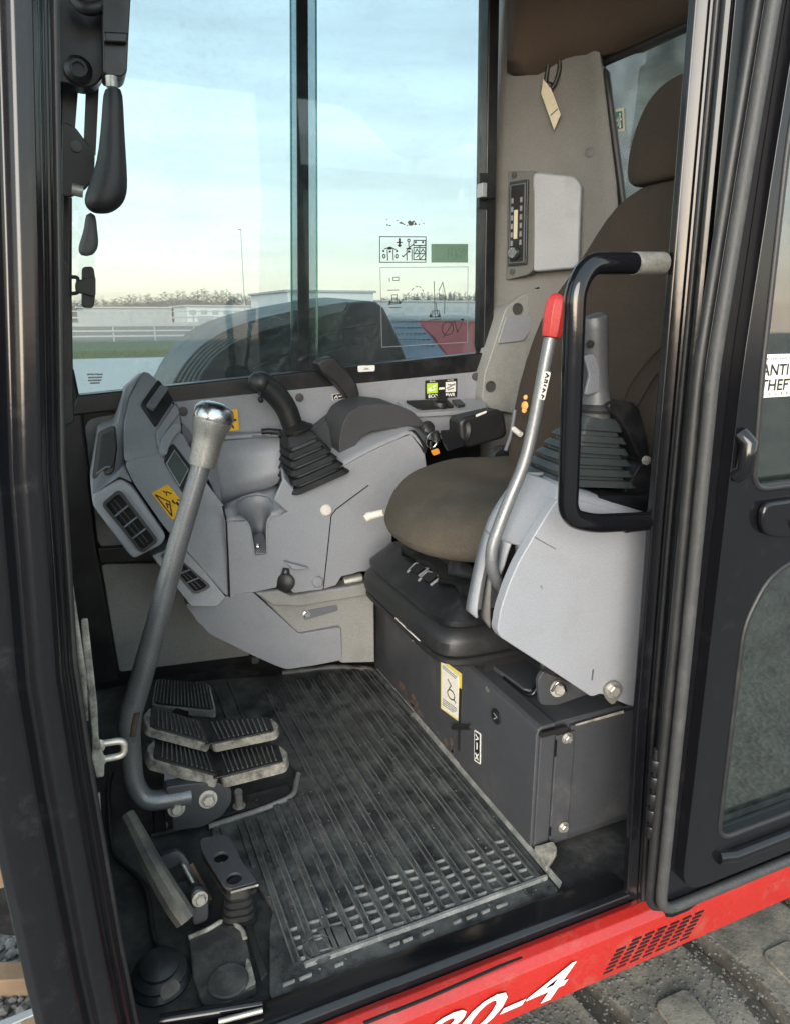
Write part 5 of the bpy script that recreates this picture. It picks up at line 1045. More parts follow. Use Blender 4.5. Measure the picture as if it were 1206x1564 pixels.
# ================================================================ travel lever, pedals
tl = thing('travel_lever', (.08, 1.31, .05), 'tall steel travel lever with chrome knob rising from the floor', 'lever')
rod = [(0.1160,1.2850,0.0840), (0.0863,1.2850,0.0861), (0.0464,1.2850,0.0914), (0.0264,1.2900,0.1050), (0.0157,1.2950,0.1396), (0.0158,1.3000,0.1835), (0.0174,1.3000,0.2317)]
tube('lever_foot', spline(rod, 5), .0190, 'steel_worn', tl, seg=18)
tube('lever_rod', [(0.0170,1.3000,0.2276), (0.0185,1.3000,0.2585), (0.0251,1.3000,0.2842), (0.0465,1.3000,0.3408), (0.0851,1.3000,0.4529), (0.1337,1.3000,0.5987), (0.1897,1.3000,0.7514)], [.019, .022, .0215, .0205, .0195, .0185, .017], 'steel_worn', tl, seg=18)
k0, k1 = V((0.1863,1.3000,0.7380)), V((0.2162,1.3000,0.8398)); kd = (k1 - k0).normalized(); kl = (k1 - k0).length
lathe('knob', [(.018, 0), (.0245, .001), (.0255, .010), (.026, kl * .42), (.029, kl * .58), (.034, kl * .74), (.0355, kl * .86), (.033, kl * .97), (.026, kl * 1.05), (.014, kl * 1.09), (.003, kl * 1.10)], k0, kd, 'satin_knob', tl, seg=30)
lathe('knob_cap', [(.0350, kl * .80), (.0364, kl * .86), (.0340, kl * .975), (.0268, kl * 1.055), (.0145, kl * 1.098), (.003, kl * 1.107)], k0, kd, 'chrome', tl, seg=30)
tube('rust_ring', [(0.0336,1.2800,0.2886), (0.0266,1.2800,0.2638), (0.0222,1.2810,0.2416)], .006, 'rust', tl, seg=8)
def pedal(name, label, toe, heel, parent_loc, lip):
    p = thing(name, parent_loc, label, 'pedal', 'pair of rocker travel pedals')
    for nm, q in (('toe_pad', toe), ('heel_pad', heel)):
        q = [Vector(v) for v in q]; nrm = qnormal(q)
        if nrm.z < 0: nrm = -nrm
        ou = (q[0] - q[1]).normalized() * .013
        oq = [q[0], q[1], q[2], q[3], (q[0] + q[3]) / 2 + ou] if nm == 'toe_pad' else [q[0], q[1], (q[1] + q[2]) / 2 - ou, q[2], q[3]]
        pd = prism(nm, rounded(oq, .010, 4), -nrm * lip, 'worn_edge', p, bevel=.006, seg=3)
        t_ = [qpt(q, u, v) + nrm * .0003 for u, v in ((.02, .02), (.985, .02), (.985, .97), (.02, .97))]
        prism('tread', rounded(t_, .009, 4), nrm * .003, 'rubber_black', pd, bevel=.001)
        for i in range(11):
            u = .14 + .74 * i / 10
            a, b, c, d = (qpt(q, uu, vv) + nrm * .003 for uu, vv in ((u - .010, .12), (u + .010, .12), (u + .010, .88), (u - .010, .88)))
            prism('tread_bar', [a, b, c, d], nrm * .0030, 'mat_ridge', pd)
    a_, b_, c_, d_ = (Vector(v) for v in (toe[1], heel[0], heel[3], toe[2])); u_ = Vector((.016, 0, 0))
    prism('centre_strip', [a_ - u_ * .8, b_ + u_, c_ + u_, d_ - u_ * .8], (0, 0, .0045), 'rubber_black', p, bevel=.002)
    lathe('centre_hole', [(.006, 0), (.006, .001)], (c_ + d_) / 2 * .85 + (a_ + b_) / 2 * .15 + Vector((0, 0, .0047)), (0, 0, 1), 'dark_hole', p, seg=12)
    return p
pedal('travel_pedal', 'ribbed rubber rocker pedal with muddy rim, farther of the pair', [(0.0645,1.4506,0.2000), (0.1629,1.4357,0.1500), (0.1702,1.3367,0.1500), (0.0543,1.3682,0.2000)], [(0.1648,1.4348,0.1500), (0.3010,1.3661,0.1650), (0.2969,1.3082,0.1650), (0.1717,1.3360,0.1500)], (.17, 1.42, .0), .019)
pedal('travel_pedal', 'ribbed rubber rocker pedal with muddy rim, nearer the doorway', [(0.0640,1.3833,0.1650), (0.1700,1.3731,0.1150), (0.1733,1.2694,0.1150), (0.0515,1.3107,0.1650)], [(0.1724,1.3705,0.1150), (0.3045,1.3117,0.1300), (0.2986,1.2475,0.1300), (0.1752,1.2672,0.1150)], (.17, 1.31, .0), .024)
fr = thing('foot_rest', (.14, 1.62, .0), 'small ribbed black foot pad behind the rocker pedals', 'foot rest')
fq = [(0.0977,1.7212,0.1250), (0.2158,1.6426,0.1250), (0.2125,1.5373,0.1050), (0.0765,1.6294,0.1050)]
prism('pad', rounded([Vector(v) for v in fq], .012), (0, 0, -.016), 'mat_worn', fr, bevel=.005)
prism('tread', rounded([qpt(fq, u, v) + V(0, 0, .0005) for u, v in ((.03, .03), (.97, .03), (.97, .95), (.03, .95))], .012), (0, 0, .003), 'rubber_black', fr, bevel=.001)
for i in range(16):
    u = .07 + .86 * i / 15
    prism('tread_bar', [qpt(fq, a, b) + V(0, 0, .003) for a, b in ((u - .010, .06), (u + .010, .06), (u + .010, .93), (u - .010, .93))], (0, 0, .0025), 'mat_ridge', fr)
tube('post', [V((0.1346,1.5747,0.1000)), V((0.1346,1.5747,0.1000)) + V(0, .03, -.11)], .02, 'black_satin', fr)
# pivot bracket under the pedals
pb = thing('pedal_bracket', (.16, 1.30, -.012), 'dark steel pivot bracket with bolts under the travel pedals', 'bracket')
prism('plate', rounded([(0.0695,1.2750,0.1200), (0.1168,1.2750,0.1150), (0.1689,1.2750,0.1022), (0.1947,1.2750,0.0812), (0.1935,1.2750,0.0495), (0.1735,1.2750,0.0234), (0.1319,1.2750,0.0089), (0.0767,1.2750,0.0176), (0.0760,1.2750,0.0651)], .008), (0, .05, 0), 'charcoal_steel', pb, bevel=.004)
prism('tab', [(0.0719,1.3000,0.1378), (0.1050,1.3000,0.1107), (0.1228,1.3000,0.0966), (0.0683,1.3000,0.0946)], (0, .02, 0), 'grey_plastic_dark', pb, bevel=.002)
bolt('bolt', (0.1474,1.2730,0.0725), (0, -1, .2), .0125, 'zinc', pb)
bolt('bolt', (0.0865,1.2730,0.0700), (0, -1, .2), .0115, 'zinc', pb)
bolt('bolt', (0.0579,1.3167,0.0040), (0, 0, 1), .009, 'zinc', pb)
bolt('bolt', (0.2129,1.3066,0.0120), (0, 0, 1), .009, 'zinc', pb)
prism('stand', [(0.0464,1.3000,0.0743), (0.0644,1.3000,0.0689), (0.0663,1.3000,-0.0001), (0.0424,1.3000,0.0053)], (0, .03, 0), 'black_satin', pb, bevel=.003)
tube('stud', [(0.2129,1.3066,0.0120), (0.2101,1.2894,0.0600)], .008, 'zinc', pb, seg=10)
box('foot_plate', tuple(V((0.0364,1.3116,-0.0130))), (.33, 1.36, -.004), 'floor_dirty', pb, bevel=.002)
# ---- left foot lever with clevis, holed pedal plate with boot, floor cover
fl = thing('swing_pedal', (.06, 1.05, -.012), 'worn grey bar pedal with clevis beside the front pillar', 'pedal')
bm = bmesh.new(); add_tube(bm, spline([(-0.0028,1.1700,0.1569), (0.0097,1.1400,0.1351), (0.0241,1.1000,0.1118), (0.0425,1.0600,0.0824), (0.0561,1.0350,0.0614), (0.0681,1.0200,0.0407)], 4), [.0125, .0145, .016, .0175, .0185, .0175], prof=[(1, .25), (.7, .75), (0, .95), (-.7, .75), (-1, .25), (-1, -.25), (-.7, -.75), (0, -.95), (.7, -.75), (1, -.25)])
finish(bm, 'bar', 'pedal_bar', fl, ang=30)
prism('clevis', rounded([(0.0422,1.1300,0.0850), (0.0700,1.1300,0.0891), (0.0821,1.1200,0.0826), (0.1132,1.0800,0.0153), (0.1148,1.0800,-0.0027), (0.0933,1.0900,0.0279), (0.0599,1.0800,0.0388), (0.0575,1.1000,0.0463), (0.0888,1.1100,0.0402), (0.0761,1.1300,0.0595), (0.0507,1.1300,0.0546)], .004), (0, .02, -.01), 'charcoal_steel', fl, bevel=.003)
prism('ear', rounded([(0.0800,1.0400,0.0025), (0.0799,1.0400,0.0627), (0.0893,1.0400,0.0757), (0.1047,1.0400,0.0683), (0.1083,1.0400,0.0420), (0.1059,1.0400,0.0058)], .01), (0, .012, 0), 'charcoal_steel', fl, bevel=.003)
bolt('bolt', (0.0943,1.0380,0.0574), (.1, -1, .2), .009, 'zinc', fl)
tube('pin', [(0.0782,1.1200,0.0668), (0.0905,1.0900,0.0461)], .004, 'zinc', fl, seg=8)
tube('spring_rod', [(0.0910,1.1100,0.0704), (0.1157,1.0800,0.0108)], .004, 'rust', fl, seg=8)
hp = thing('holed_pedal', (.16, 1.06, -.012), 'dusty steel pedal plate with two holes on a rubber boot', 'pedal')
ho = rounded([V((0.1126,1.1443,0.0920)), V((0.1584,1.1373,0.0920)), V((0.1650,1.1184,0.0920)), V((0.1716,1.0534,0.0880)), V((0.1861,1.0010,0.0840)), V((0.1397,1.0028,0.0840)), V((0.1320,1.0133,0.0860)), V((0.1179,1.0783,0.0900)), V((0.1106,1.1152,0.0920))], .010)
ho = [Vector((p.x, p.y, .09)) for p in ho]
def ell(c, a, b, n=16): return [Vector((c[0] + a * math.cos(2 * math.pi * k / n), c[1] + b * math.sin(2 * math.pi * k / n), .09)) for k in range(n)]
h1, h2 = (0.1394,1.0816,0.0900), (0.1504,1.0238,0.0900)
holed('plate', ho, [ell(h1, .0125, .0125), ell(h2, .0125, .0125)], (0, 0, -.006), 'charcoal_steel', hp, bevel=.0015)
prism('plate_lip', [(0.1397,0.9965,0.0910), (0.1848,0.9941,0.0910), (0.1844,0.9928,0.0880), (0.1393,0.9950,0.0880)], (0, .004, -.004), 'worn_edge', hp)
for h in (h1, h2): lathe('hole_stud', [(.0055, -.022), (.0055, -.014), (.003, -.012)], h, (0, 0, 1), 'zinc', hp, seg=10)
prism('under_plate', [Vector((p.x, p.y, .074)) for p in ho], (0, 0, -.006), 'dark_hole', hp)
boot('boot', (0.1559,1.0360,0.0000), (0.1553,1.0159,0.0850), (1, -.2, 0), (.2, 1, 0), .030, .030, 4, hp, top=.75)
lathe('boot_bolt', [(.010, 0), (.010, .006), (.005, .008)], (0.1657,1.0197,0.0000), (0, 0, 1), 'zinc', hp, seg=8)
fcv = thing('floor_cover', (.12, .94, -.013), 'worn black floor cover plate in the near front corner', 'cover plate')
prism('plate', rounded([(0.0691,1.0178,0.0060), (0.1031,1.0227,0.0060), (0.1323,1.0339,0.0060), (0.1582,0.9988,0.0060), (0.1525,0.8840,0.0060), (0.1338,0.8845,0.0060), (0.1072,0.8741,0.0060), (0.0707,0.8856,0.0060), (0.0654,0.9385,0.0060)], .008), (0, 0, -.018), 'floor_dirty', fcv, bevel=.003)
tube('worn_rim', fillet([(0.0690,1.0157,0.0080), (0.1027,1.0199,0.0080), (0.1318,1.0308,0.0080), (0.1541,0.9984,0.0080), (0.1542,0.9771,0.0080)], .01), .004, 'worn_edge', fcv, seg=8)
lathe('round_cap', [(.031, 0), (.031, .004), (.029, .006), (.0, .0065)], (0.1137,0.9083,0.0060), (0, 0, 1), 'floor_dirty', fcv)
prism('worn_corner', rounded([(0.1484,0.9404,0.0065), (0.1530,0.9319,0.0065), (0.1522,0.8882,0.0065), (0.1264,0.8843,0.0065), (0.1385,0.9064,0.0065)], .004), (0, 0, .0008), 'worn_edge', fcv)
prism('rib_bar', [(0.1610,0.9997,0.0040), (0.1706,0.9992,0.0040), (0.1721,0.8974,0.0040), (0.1610,0.8883,0.0040)], (0, 0, .008), 'rubber_black', fcv, bevel=.002)
tube('sill_rail', [(0.0102,0.8812,0.0120), (0.1529,0.8473,0.0120)], .008, 'black_paint', fcv, seg=10)
tube('rail_edge', [(0.0875,0.8414,0.0160), (0.1498,0.8337,0.0160)], .004, 'zinc', fcv, seg=8)
bt = thing('rubber_gaiter', (.02, .93, -.012), 'black rubber gaiter bulging low beside the front pillar', 'gaiter')
lathe('dome', [(.046, 0), (.047, .006), (.040, .014), (.041, .020), (.030, .028), (.030, .034), (.020, .040), (.0, .042)], (0.0190,0.9710,-0.0100), (0, -.1, 1), 'rubber_black', bt)
prism('clamp', rounded([(0.0153,0.9160,0.0300), (0.0391,0.9157,0.0350), (0.0456,0.9044,0.0300), (0.0270,0.9029,0.0200), (0.0143,0.9027,0.0200)], .008), (0, 0, .006), 'floor_dirty', bt, bevel=.003)
tube('floor_piping', spline([V((-0.0250,1.5528,0.0000)), V((-0.0359,1.4823,0.0000)), V((-0.0377,1.3242,0.0000)), V((-0.0283,1.2625,0.0000)), V((0.0022,1.2000,0.0000)), V((0.0141,1.1567,0.0000)), V((0.0161,1.0889,0.0000)), V((0.0178,1.0375,0.0000)), V((0.0344,1.0131,0.0000))], 6), .005, 'rubber_black', cab, seg=8)

# ================================================================ radio on the corner trim
rd = thing('radio_housing', (1.2512,1.8064,1.1195), 'grey plastic housing with a car radio mounted on end', 'radio')
pts = [Vector(p) for p in ((1.2116,1.8427,1.3825), (1.2961,1.7650,1.3644), (1.3113,1.7511,1.3413), (1.3161,1.7467,1.1373), (1.3075,1.7546,1.1246), (1.2190,1.8359,1.1167))]
prism('housing', rounded(pts, .018, 4), Vector((-0.6766,-0.7363,0.0000)) * -.05, 'grey_plastic', rd, bevel=.007, seg=3)
plt = [Vector(p) for p in ((1.1827,1.9254,1.3951), (1.2167,1.8377,1.3833), (1.2199,1.8294,1.1222), (1.2131,1.8471,1.1096), (1.1857,1.9179,1.0972))]
prism('radio_plate', rounded(plt, .008), Vector((-0.9326,-0.3610,0.0000)) * -.03, 'trim_grey', rd, bevel=.004)
rq = [(1.1868,1.9122,1.3630), (1.2094,1.8538,1.3633), (1.2122,1.8465,1.1375), (1.1886,1.9076,1.1359)]
prism('radio_body', rounded([Vector(v) for v in rq], .004), Vector((-0.9326,-0.3610,0.0000)) * .008, 'screen_dark', rd, bevel=.002)
n_ = Vector((-0.9326,-0.3610,0.0000))
rf = [Vector(v) + n_ * .009 for v in rq]
sticker('radio_trim', [qpt(rf, .08, .04), qpt(rf, .92, .04), qpt(rf, .92, .97), qpt(rf, .08, .97)], 'grey_plastic_dark', rd)
sticker('radio_face', [qpt(rf, .14, .05), qpt(rf, .86, .05), qpt(rf, .86, .96), qpt(rf, .14, .96)], 'black_print', rd, lift=.0014)
sticker('radio_display', [qpt(rf, .34, .34), qpt(rf, .54, .34), qpt(rf, .54, .68), qpt(rf, .34, .68)], 'tag_paper', rd, lift=.0024)
for i in range(6):
    v = .20 + .1 * i
    for u in (.2, .68): prism('radio_button', [qpt(rf, u, v) + n_ * .002, qpt(rf, u + .1, v) + n_ * .002, qpt(rf, u + .1, v + .06) + n_ * .002, qpt(rf, u, v + .06) + n_ * .002], n_ * .003, 'grey_print', rd)
lathe('radio_knob', [(.019, 0), (.019, .010), (.015, .014), (.0, .015)], qpt(rf, .42, .85), n_, 'screen_dark', rd)
lathe('knob_ring', [(.014, .0), (.014, .0165), (.009, .0165)], qpt(rf, .42, .85), n_, 'chrome', rd, seg=18)
for p in ((1.1906,1.9024,1.3805), (1.1935,1.8948,1.1205)): lathe('screw', [(.0085, 0), (.0085, .003), (.004, .004)], p, n_, 'screw_grey', rd, seg=14)
# ---- hammer tag on a black strap, hook above
hg = thing('hanging_tag', cpp(.12, 1.56, .02), 'folded paper tag hanging from a black strap on the corner trim', 'tag')
tube('strap', spline([V(cpp(.105, 1.60, .012)), V(cpp(.115, 1.665, .015)), V(cpp(.135, 1.68, .016)), V(cpp(.142, 1.64, .014)), V(cpp(.130, 1.60, .014)), V(cpp(.11, 1.585, .016))], 6), .006, 'rubber_black', hg, seg=8)
lathe('clip', [(.016, 0), (.018, .006), (.012, .014)], cpp(.112, 1.595, .004), (-.68, -.74, 0), 'rubber_black', hg, seg=14)
prism('tag', [(1.2402,1.8548,1.6159), (1.2581,1.8383,1.5869), (1.2761,1.8163,1.5241), (1.2648,1.8267,1.4872), (1.2504,1.8454,1.5401), (1.2385,1.8591,1.5820)], Vector((-0.6766,-0.7363,0.0000)) * .0025, 'tag_paper', hg, smooth=False)
tube('tag_crease', [(1.2547,1.8333,1.5238), (1.2688,1.8203,1.5394)], .0012, 'rust', hg, seg=6)
ck = thing('coat_hook', cpp(.06, 1.70, .01), 'dark moulded coat hook high on the corner trim', 'hook')
prism('hook_base', rounded([(1.1875,1.9290,1.7528), (1.2437,1.8774,1.7325), (1.2646,1.8582,1.7055), (1.2335,1.8868,1.6704), (1.2172,1.9017,1.7001)], .012), Vector((-0.6766,-0.7363,0.0000)) * .010, 'trim_grey', ck, bevel=.005)
tube('hook_arm', spline([(1.1949,1.9073,1.7291), (1.2122,1.8697,1.6992), (1.2207,1.8619,1.6710)], 5), .007, 'trim_grey', ck, seg=10)
# ---- belt reel cover tab above the trim block
prism('belt_guide', rounded([(1.2519,1.8600,1.0744), (1.3041,1.8600,1.0880), (1.3392,1.8600,1.0992), (1.3624,1.8600,1.0925), (1.3574,1.8600,1.0744), (1.2608,1.8600,1.0717)], .006), (0, .04, 0), 'rubber_black', cab, bevel=.004)
prism('belt_flap', [(1.2100,1.8760,0.9945), (1.2854,1.8760,0.9959), (1.2271,1.8760,0.9245), (1.1386,1.8760,0.9167), (1.1632,1.8760,0.9946)], (0, -.004, 0), 'grey_plastic', cab, bevel=.002)

# ================================================================ front window catch assembly (upper left)
wc = thing('window_catch', (0.0588,1.2000,1.3067), 'black front window catch with long moulded hand grip', 'window catch')
prism('bracket', rounded([(0.0231,1.2500,1.4380), (0.0917,1.2500,1.4483), (0.0807,1.2500,1.3371), (0.0672,1.2500,1.3210), (0.0507,1.2500,1.3164), (0.0351,1.2500,1.3195), (0.0096,1.2500,1.3203)], .008), (0, .04, 0), 'black_satin', wc, bevel=.005)
prism('latch_case', rounded([(0.0852,1.2000,1.4299), (0.1233,1.2000,1.4357), (0.1147,1.2000,1.3792), (0.1078,1.2000,1.3298), (0.1003,1.2000,1.3230), (0.0760,1.2000,1.3235)], .006), (0, .06, 0), 'black_satin', wc, bevel=.006)
prism('case_step', [(0.0810,1.1980,1.3742), (0.1138,1.1980,1.3772), (0.1105,1.1980,1.3634), (0.0797,1.1980,1.3608)], (0, -.008, 0), 'black_satin', wc, bevel=.003)
lathe('pivot', [(.017, 0), (.019, .004), (.012, .010), (.008, .010), (.008, .006)], (0.0457,1.2480,1.3376), (0, -1, .1), 'black_satin', wc)
tube('hose', spline([(0.0486,1.2200,1.4185), (0.0609,1.2100,1.4053), (0.0779,1.2100,1.4090), (0.0942,1.2200,1.4278)], 6), .009, 'rubber_black', wc)
gr_ = [(((0.0733,1.1800,1.3041)), ((0.0981,1.1800,1.3068))), (((0.0695,1.1800,1.2800)), ((0.0976,1.1800,1.2828))), (((0.0628,1.1800,1.2412)), ((0.0957,1.1800,1.2440))), (((0.0551,1.1800,1.2073)), ((0.0949,1.1800,1.2103))), (((0.0439,1.1800,1.1813)), ((0.0942,1.1800,1.1845))), (((0.0343,1.1800,1.1623)), ((0.0920,1.1800,1.1671))), (((0.0322,1.1800,1.1508)), ((0.0855,1.1800,1.1537))), (((0.0371,1.1800,1.1424)), ((0.0764,1.1800,1.1454))), (((0.0466,1.1800,1.1380)), ((0.0641,1.1800,1.1389)))]
secs = []
for a, b in gr_:
    a, b = V(a), V(b); c = (a + b) / 2; h = (b - a) / 2; dpt = min(.022, h.length * .9)
    secs.append([c + h * math.cos(t) + V(0, dpt * math.sin(t), 0) for t in [2 * math.pi * k / 20 for k in range(20)]])
loft('hand_grip', secs, 'rubber_black', wc, ang=60, sub=1)
tube('grip_stem', [(0.0851,1.1900,1.3192), (0.0852,1.1900,1.3057)], .008, 'zinc', wc, seg=10)
secs = []
for a, b in ((((0.0332,1.2000,1.1432)), ((0.0485,1.2000,1.1425))), (((0.0301,1.2000,1.1196)), ((0.0472,1.2000,1.1203))), (((0.0215,1.2000,1.1015)), ((0.0483,1.2000,1.1025))), (((0.0173,1.2000,1.0895)), ((0.0454,1.2000,1.0919))), (((0.0214,1.2000,1.0812)), ((0.0371,1.2000,1.0823)))):
    a, b = V(a), V(b); c = (a + b) / 2; h = (b - a) / 2
    secs.append([c + h * math.cos(t) + V(0, .008 * math.sin(t), 0) for t in [2 * math.pi * k / 16 for k in range(16)]])
loft('release_tab', secs, 'screw_grey', wc, ang=60, sub=1)
prism('side_plate', rounded([(0.0171,1.2800,1.2762), (0.0343,1.2800,1.2705), (0.0584,1.2800,1.2353), (0.0534,1.2800,1.2016), (0.0404,1.2800,1.1854), (0.0175,1.2800,1.1718), (0.0049,1.2800,1.1726)], .006), (0, .01, 0), 'black_satin', wc, bevel=.002)
lathe('plate_rivet', [(.008, 0), (.008, .003), (.0, .004)], (0.0328,1.2790,1.2430), (0, -1, 0), 'screw_grey', wc, seg=12)
tube('plate_pin', [(0.0201,1.2700,1.1818), (0.0356,1.2700,1.1791)], .009, 'zinc', wc, seg=10)
prism('guide_rail', [(0.0560,1.3000,1.3314), (0.0745,1.3000,1.3334), (0.0603,1.3000,1.2391), (0.0452,1.3000,1.2576)], (0, .02, 0), 'black_satin', wc)
prism('guide_rail', [(0.0247,1.3100,1.3335), (0.0457,1.3100,1.3328), (0.0347,1.3100,1.2738), (0.0170,1.3100,1.2782)], (0, .02, 0), 'black_satin', wc)
tube('gas_strut', [(0.0193,1.3200,1.3398), (0.0021,1.3200,1.2090), (-0.0138,1.3200,1.0876)], .010, 'black_paint', wc, seg=12)
prism('front_post', [(-0.0094,1.3600,1.1890), (0.0214,1.3600,1.1876), (-0.0043,1.3600,0.9575), (-0.0125,1.3600,0.8347), (-0.0498,1.3600,0.8367)], (0, .03, 0), 'black_satin', cab, bevel=.006)
prism('post_cover', rounded([(-0.0197,1.3300,1.0930), (-0.0046,1.3300,1.0869), (0.0056,1.3300,1.0723), (0.0040,1.3300,1.0337), (-0.0077,1.3300,0.9105), (-0.0159,1.3300,0.8202), (-0.0508,1.3300,0.8222)], .01), (0, .03, 0), 'black_satin', cab, bevel=.005)
kb = thing('window_lock_knob', (0.0255,1.3000,1.0097), 'small black winged lock knob on the front window post', 'knob')
prism('wing', rounded([(0.0226,1.2900,1.0721), (0.0399,1.2900,1.0735), (0.0408,1.2900,1.0513), (0.0378,1.2900,1.0280), (0.0333,1.2900,1.0096), (0.0155,1.2900,1.0106)], .006), (0, .016, 0), 'rubber_black', kb, bevel=.005)
prism('hub', rounded([(0.0105,1.2850,1.0505), (0.0415,1.2850,1.0593), (0.0381,1.2850,1.0263), (0.0088,1.2850,1.0342)], .006), (0, .026, 0), 'rubber_black', kb, bevel=.005)
tube('keeper', fillet([(0.0059,1.3000,1.0570), (0.0154,1.3000,1.0571), (0.0135,1.3000,1.0330), (0.0032,1.3000,1.0319)], .008), .003, 'black_satin', kb, seg=8)

# ================================================================ stickers on the side window
GS = 'y'
q = [(0.8042,1.9655,1.2076), (0.9452,1.9655,1.2124), (0.9453,1.9655,1.1443), (0.8041,1.9655,1.1403)]
c1 = thing('control_pattern_sticker', (0.8742,1.9655,1.1421), 'small framed sticker of machine control pictograms on the window', 'sticker')
strokes('frame', q, [[(0, 0), (1, 0), (1, 1), (0, 1), (0, 0)]], .0022, 'black_print', c1)
def dots(*a): return [circle(u, v, .024, .045, 9)[:-1] for u, v in a]
strokes('pictogram', q, [[(.10, .48), (.22, .40), (.34, .50)], [(.16, .50), (.17, .92)], [(.28, .50), (.29, .92)], circle(.09, .76, .025, .07), circle(.36, .76, .025, .07), [(.36, .22), (.48, .22)], [(.38, .34), (.46, .34)],
     circle(.62, .14, .028, .05), [(.62, .2), (.62, .4)], [(.62, .42), (.72, .30)], [(.58, .64), (.50, .78), (.47, .74)], [(.58, .5), (.58, .92)], [(.69, .5), (.69, .92)], [(.73, .14), (.99, .14), (.99, .34), (.73, .34), (.73, .14)], [(.73, .42), (.99, .42), (.99, .90), (.73, .90), (.73, .42)], [(.86, .42), (.86, .90)], [(.73, .66), (.99, .66)], [(.76, .62), (.80, .48), (.84, .60)], [(.89, .60), (.93, .48), (.97, .60)], [(.88, .86), (.96, .70)]],
     .0026, 'black_print', c1, fills=dots((.08, .56), (.36, .56), (.77, .21), (.93, .21)) + [[(.15, .43), (.28, .43), (.25, .50), (.18, .50)], [(.40, .06), (.44, .06), (.44, .40), (.40, .40)], [(.56, .44), (.68, .42), (.66, .50), (.58, .50)], [(.20, .54), (.24, .54), (.24, .62), (.20, .62)], [(.80, .34), (.92, .33), (.88, .38), (.84, .38)], [(.60, .54), (.65, .54), (.65, .62), (.60, .62)], [(.76, .84), (.83, .70), (.84, .76)]])
q = [(0.9625,1.9655,1.1942), (1.0811,1.9655,1.1984), (1.0826,1.9655,1.1469), (0.9632,1.9655,1.1438)]
c2 = thing('theft_sticker', (1.0223,1.9655,1.1454), 'plain green rectangular sticker on the side window', 'sticker')
sticker('backing', q, 'green_sticker', c2)
qm = [qpt(q, .96, .20), qpt(q, .45, .20), qpt(q, .45, .48), qpt(q, .96, .48)]; qm2 = [qpt(q, .94, .52), qpt(q, .40, .52), qpt(q, .40, .78), qpt(q, .94, .78)]
material('green_faint', (.085, .17, .12), .5)
text('show_through', 'ANTI', qm, 'green_faint', c2); text('show_through', 'THEFT', qm2, 'green_faint', c2)
q = [(0.8048,1.9655,1.1261), (1.0826,1.9655,1.1350), (1.0875,1.9655,0.9190), (0.8091,1.9655,0.9090)]
c3 = thing('lifting_chart_sticker', (0.9444,1.9655,0.9073), 'large transparent lifting chart with faint machine outlines on the window', 'sticker')
strokes('frame', q, [[(0, 0), (1, 0), (1, 1), (0, 1), (0, 0)]], .0016, 'grey_print', c3)
def dash(pts, n=2): return [pts[i:i + n] for i in range(0, len(pts) - 1, n)]
arc1 = [(.22 + .04 * math.sin(i * .25) + i * .022, .44 - .20 * math.sin(i * .22)) for i in range(12)]
cht = strokes('chart', q, [[(.10, .17), (.10, .13)], [(.14, .12), (.20, .12), (.20, .16), (.14, .16), (.14, .12)], [(.08, .28), (.20, .28)], [(.09, .50), (.22, .50)], [(.12, .34), (.18, .34), (.18, .44), (.12, .44), (.12, .34)], [(.08, .46), (.22, .45)], [(.54, .68), (.68, .67)], [(.58, .56), (.66, .56), (.66, .64), (.58, .64), (.58, .56)], [(.70, .20), (.655, .30)], [(.62, .46), (.645, .64)], circle(.76, .80, .07, .09, 16), [(.70, .92), (.84, .70), (.88, .86), (.93, .74)], [(.60, .18), (.61, .66)], [(.70, .19), (.73, .35), (.72, .6)]] + dash(arc1),
        .0018, 'black_print', c3, fills=[[(.08, .45), (.10, .40), (.115, .45)], [(.19, .45), (.205, .40), (.22, .45)], [(.54, .64), (.56, .58), (.575, .64)], [(.64, .64), (.67, .60), (.675, .65)], [(.91, .68), (.96, .68), (.95, .705), (.92, .70)]])
cht['kind'] = 'stuff'
# dried dirt spots above the stickers
dt = thing('dirt_spots', (0.8886,1.9655,1.2347), 'dried brown dirt spots above the window stickers', 'dirt', kind='stuff')
bm = bmesh.new(); rr_ = random.Random(5)
q = [(0.8198,1.9655,1.2564), (0.9439,1.9655,1.2623), (0.9442,1.9655,1.2339), (0.8197,1.9655,1.2286)]
for (u, v, r) in [(.05, .15, .015), (.06, .65, .02), (.13, .70, .03), (.30, .2, .015), (.41, .45, .05), (.46, .6, .035), (.62, .5, .07), (.66, .62, .05), (.74, .55, .035), (.70, .3, .03), (.84, .6, .018), (.95, .5, .014), (.54, .7, .02), (.9, .2, .01)]:
    for j in range(5):
        uu, vv, r2 = u + rr_.gauss(0, r * .4), v + rr_.gauss(0, r * 1.2), r * rr_.uniform(.3, .8)
        add_prism(bm, [qpt(q, uu + r2 * math.cos(t) * rr_.uniform(.6, 1.2), vv + 3.4 * r2 * math.sin(t) * rr_.uniform(.6, 1.2)) for t in [k * math.pi / 4 for k in range(8)]], (0, -.0005 - .0002 * j, 0))
finish(bm, 'spots', 'bark', dt, smooth=False)
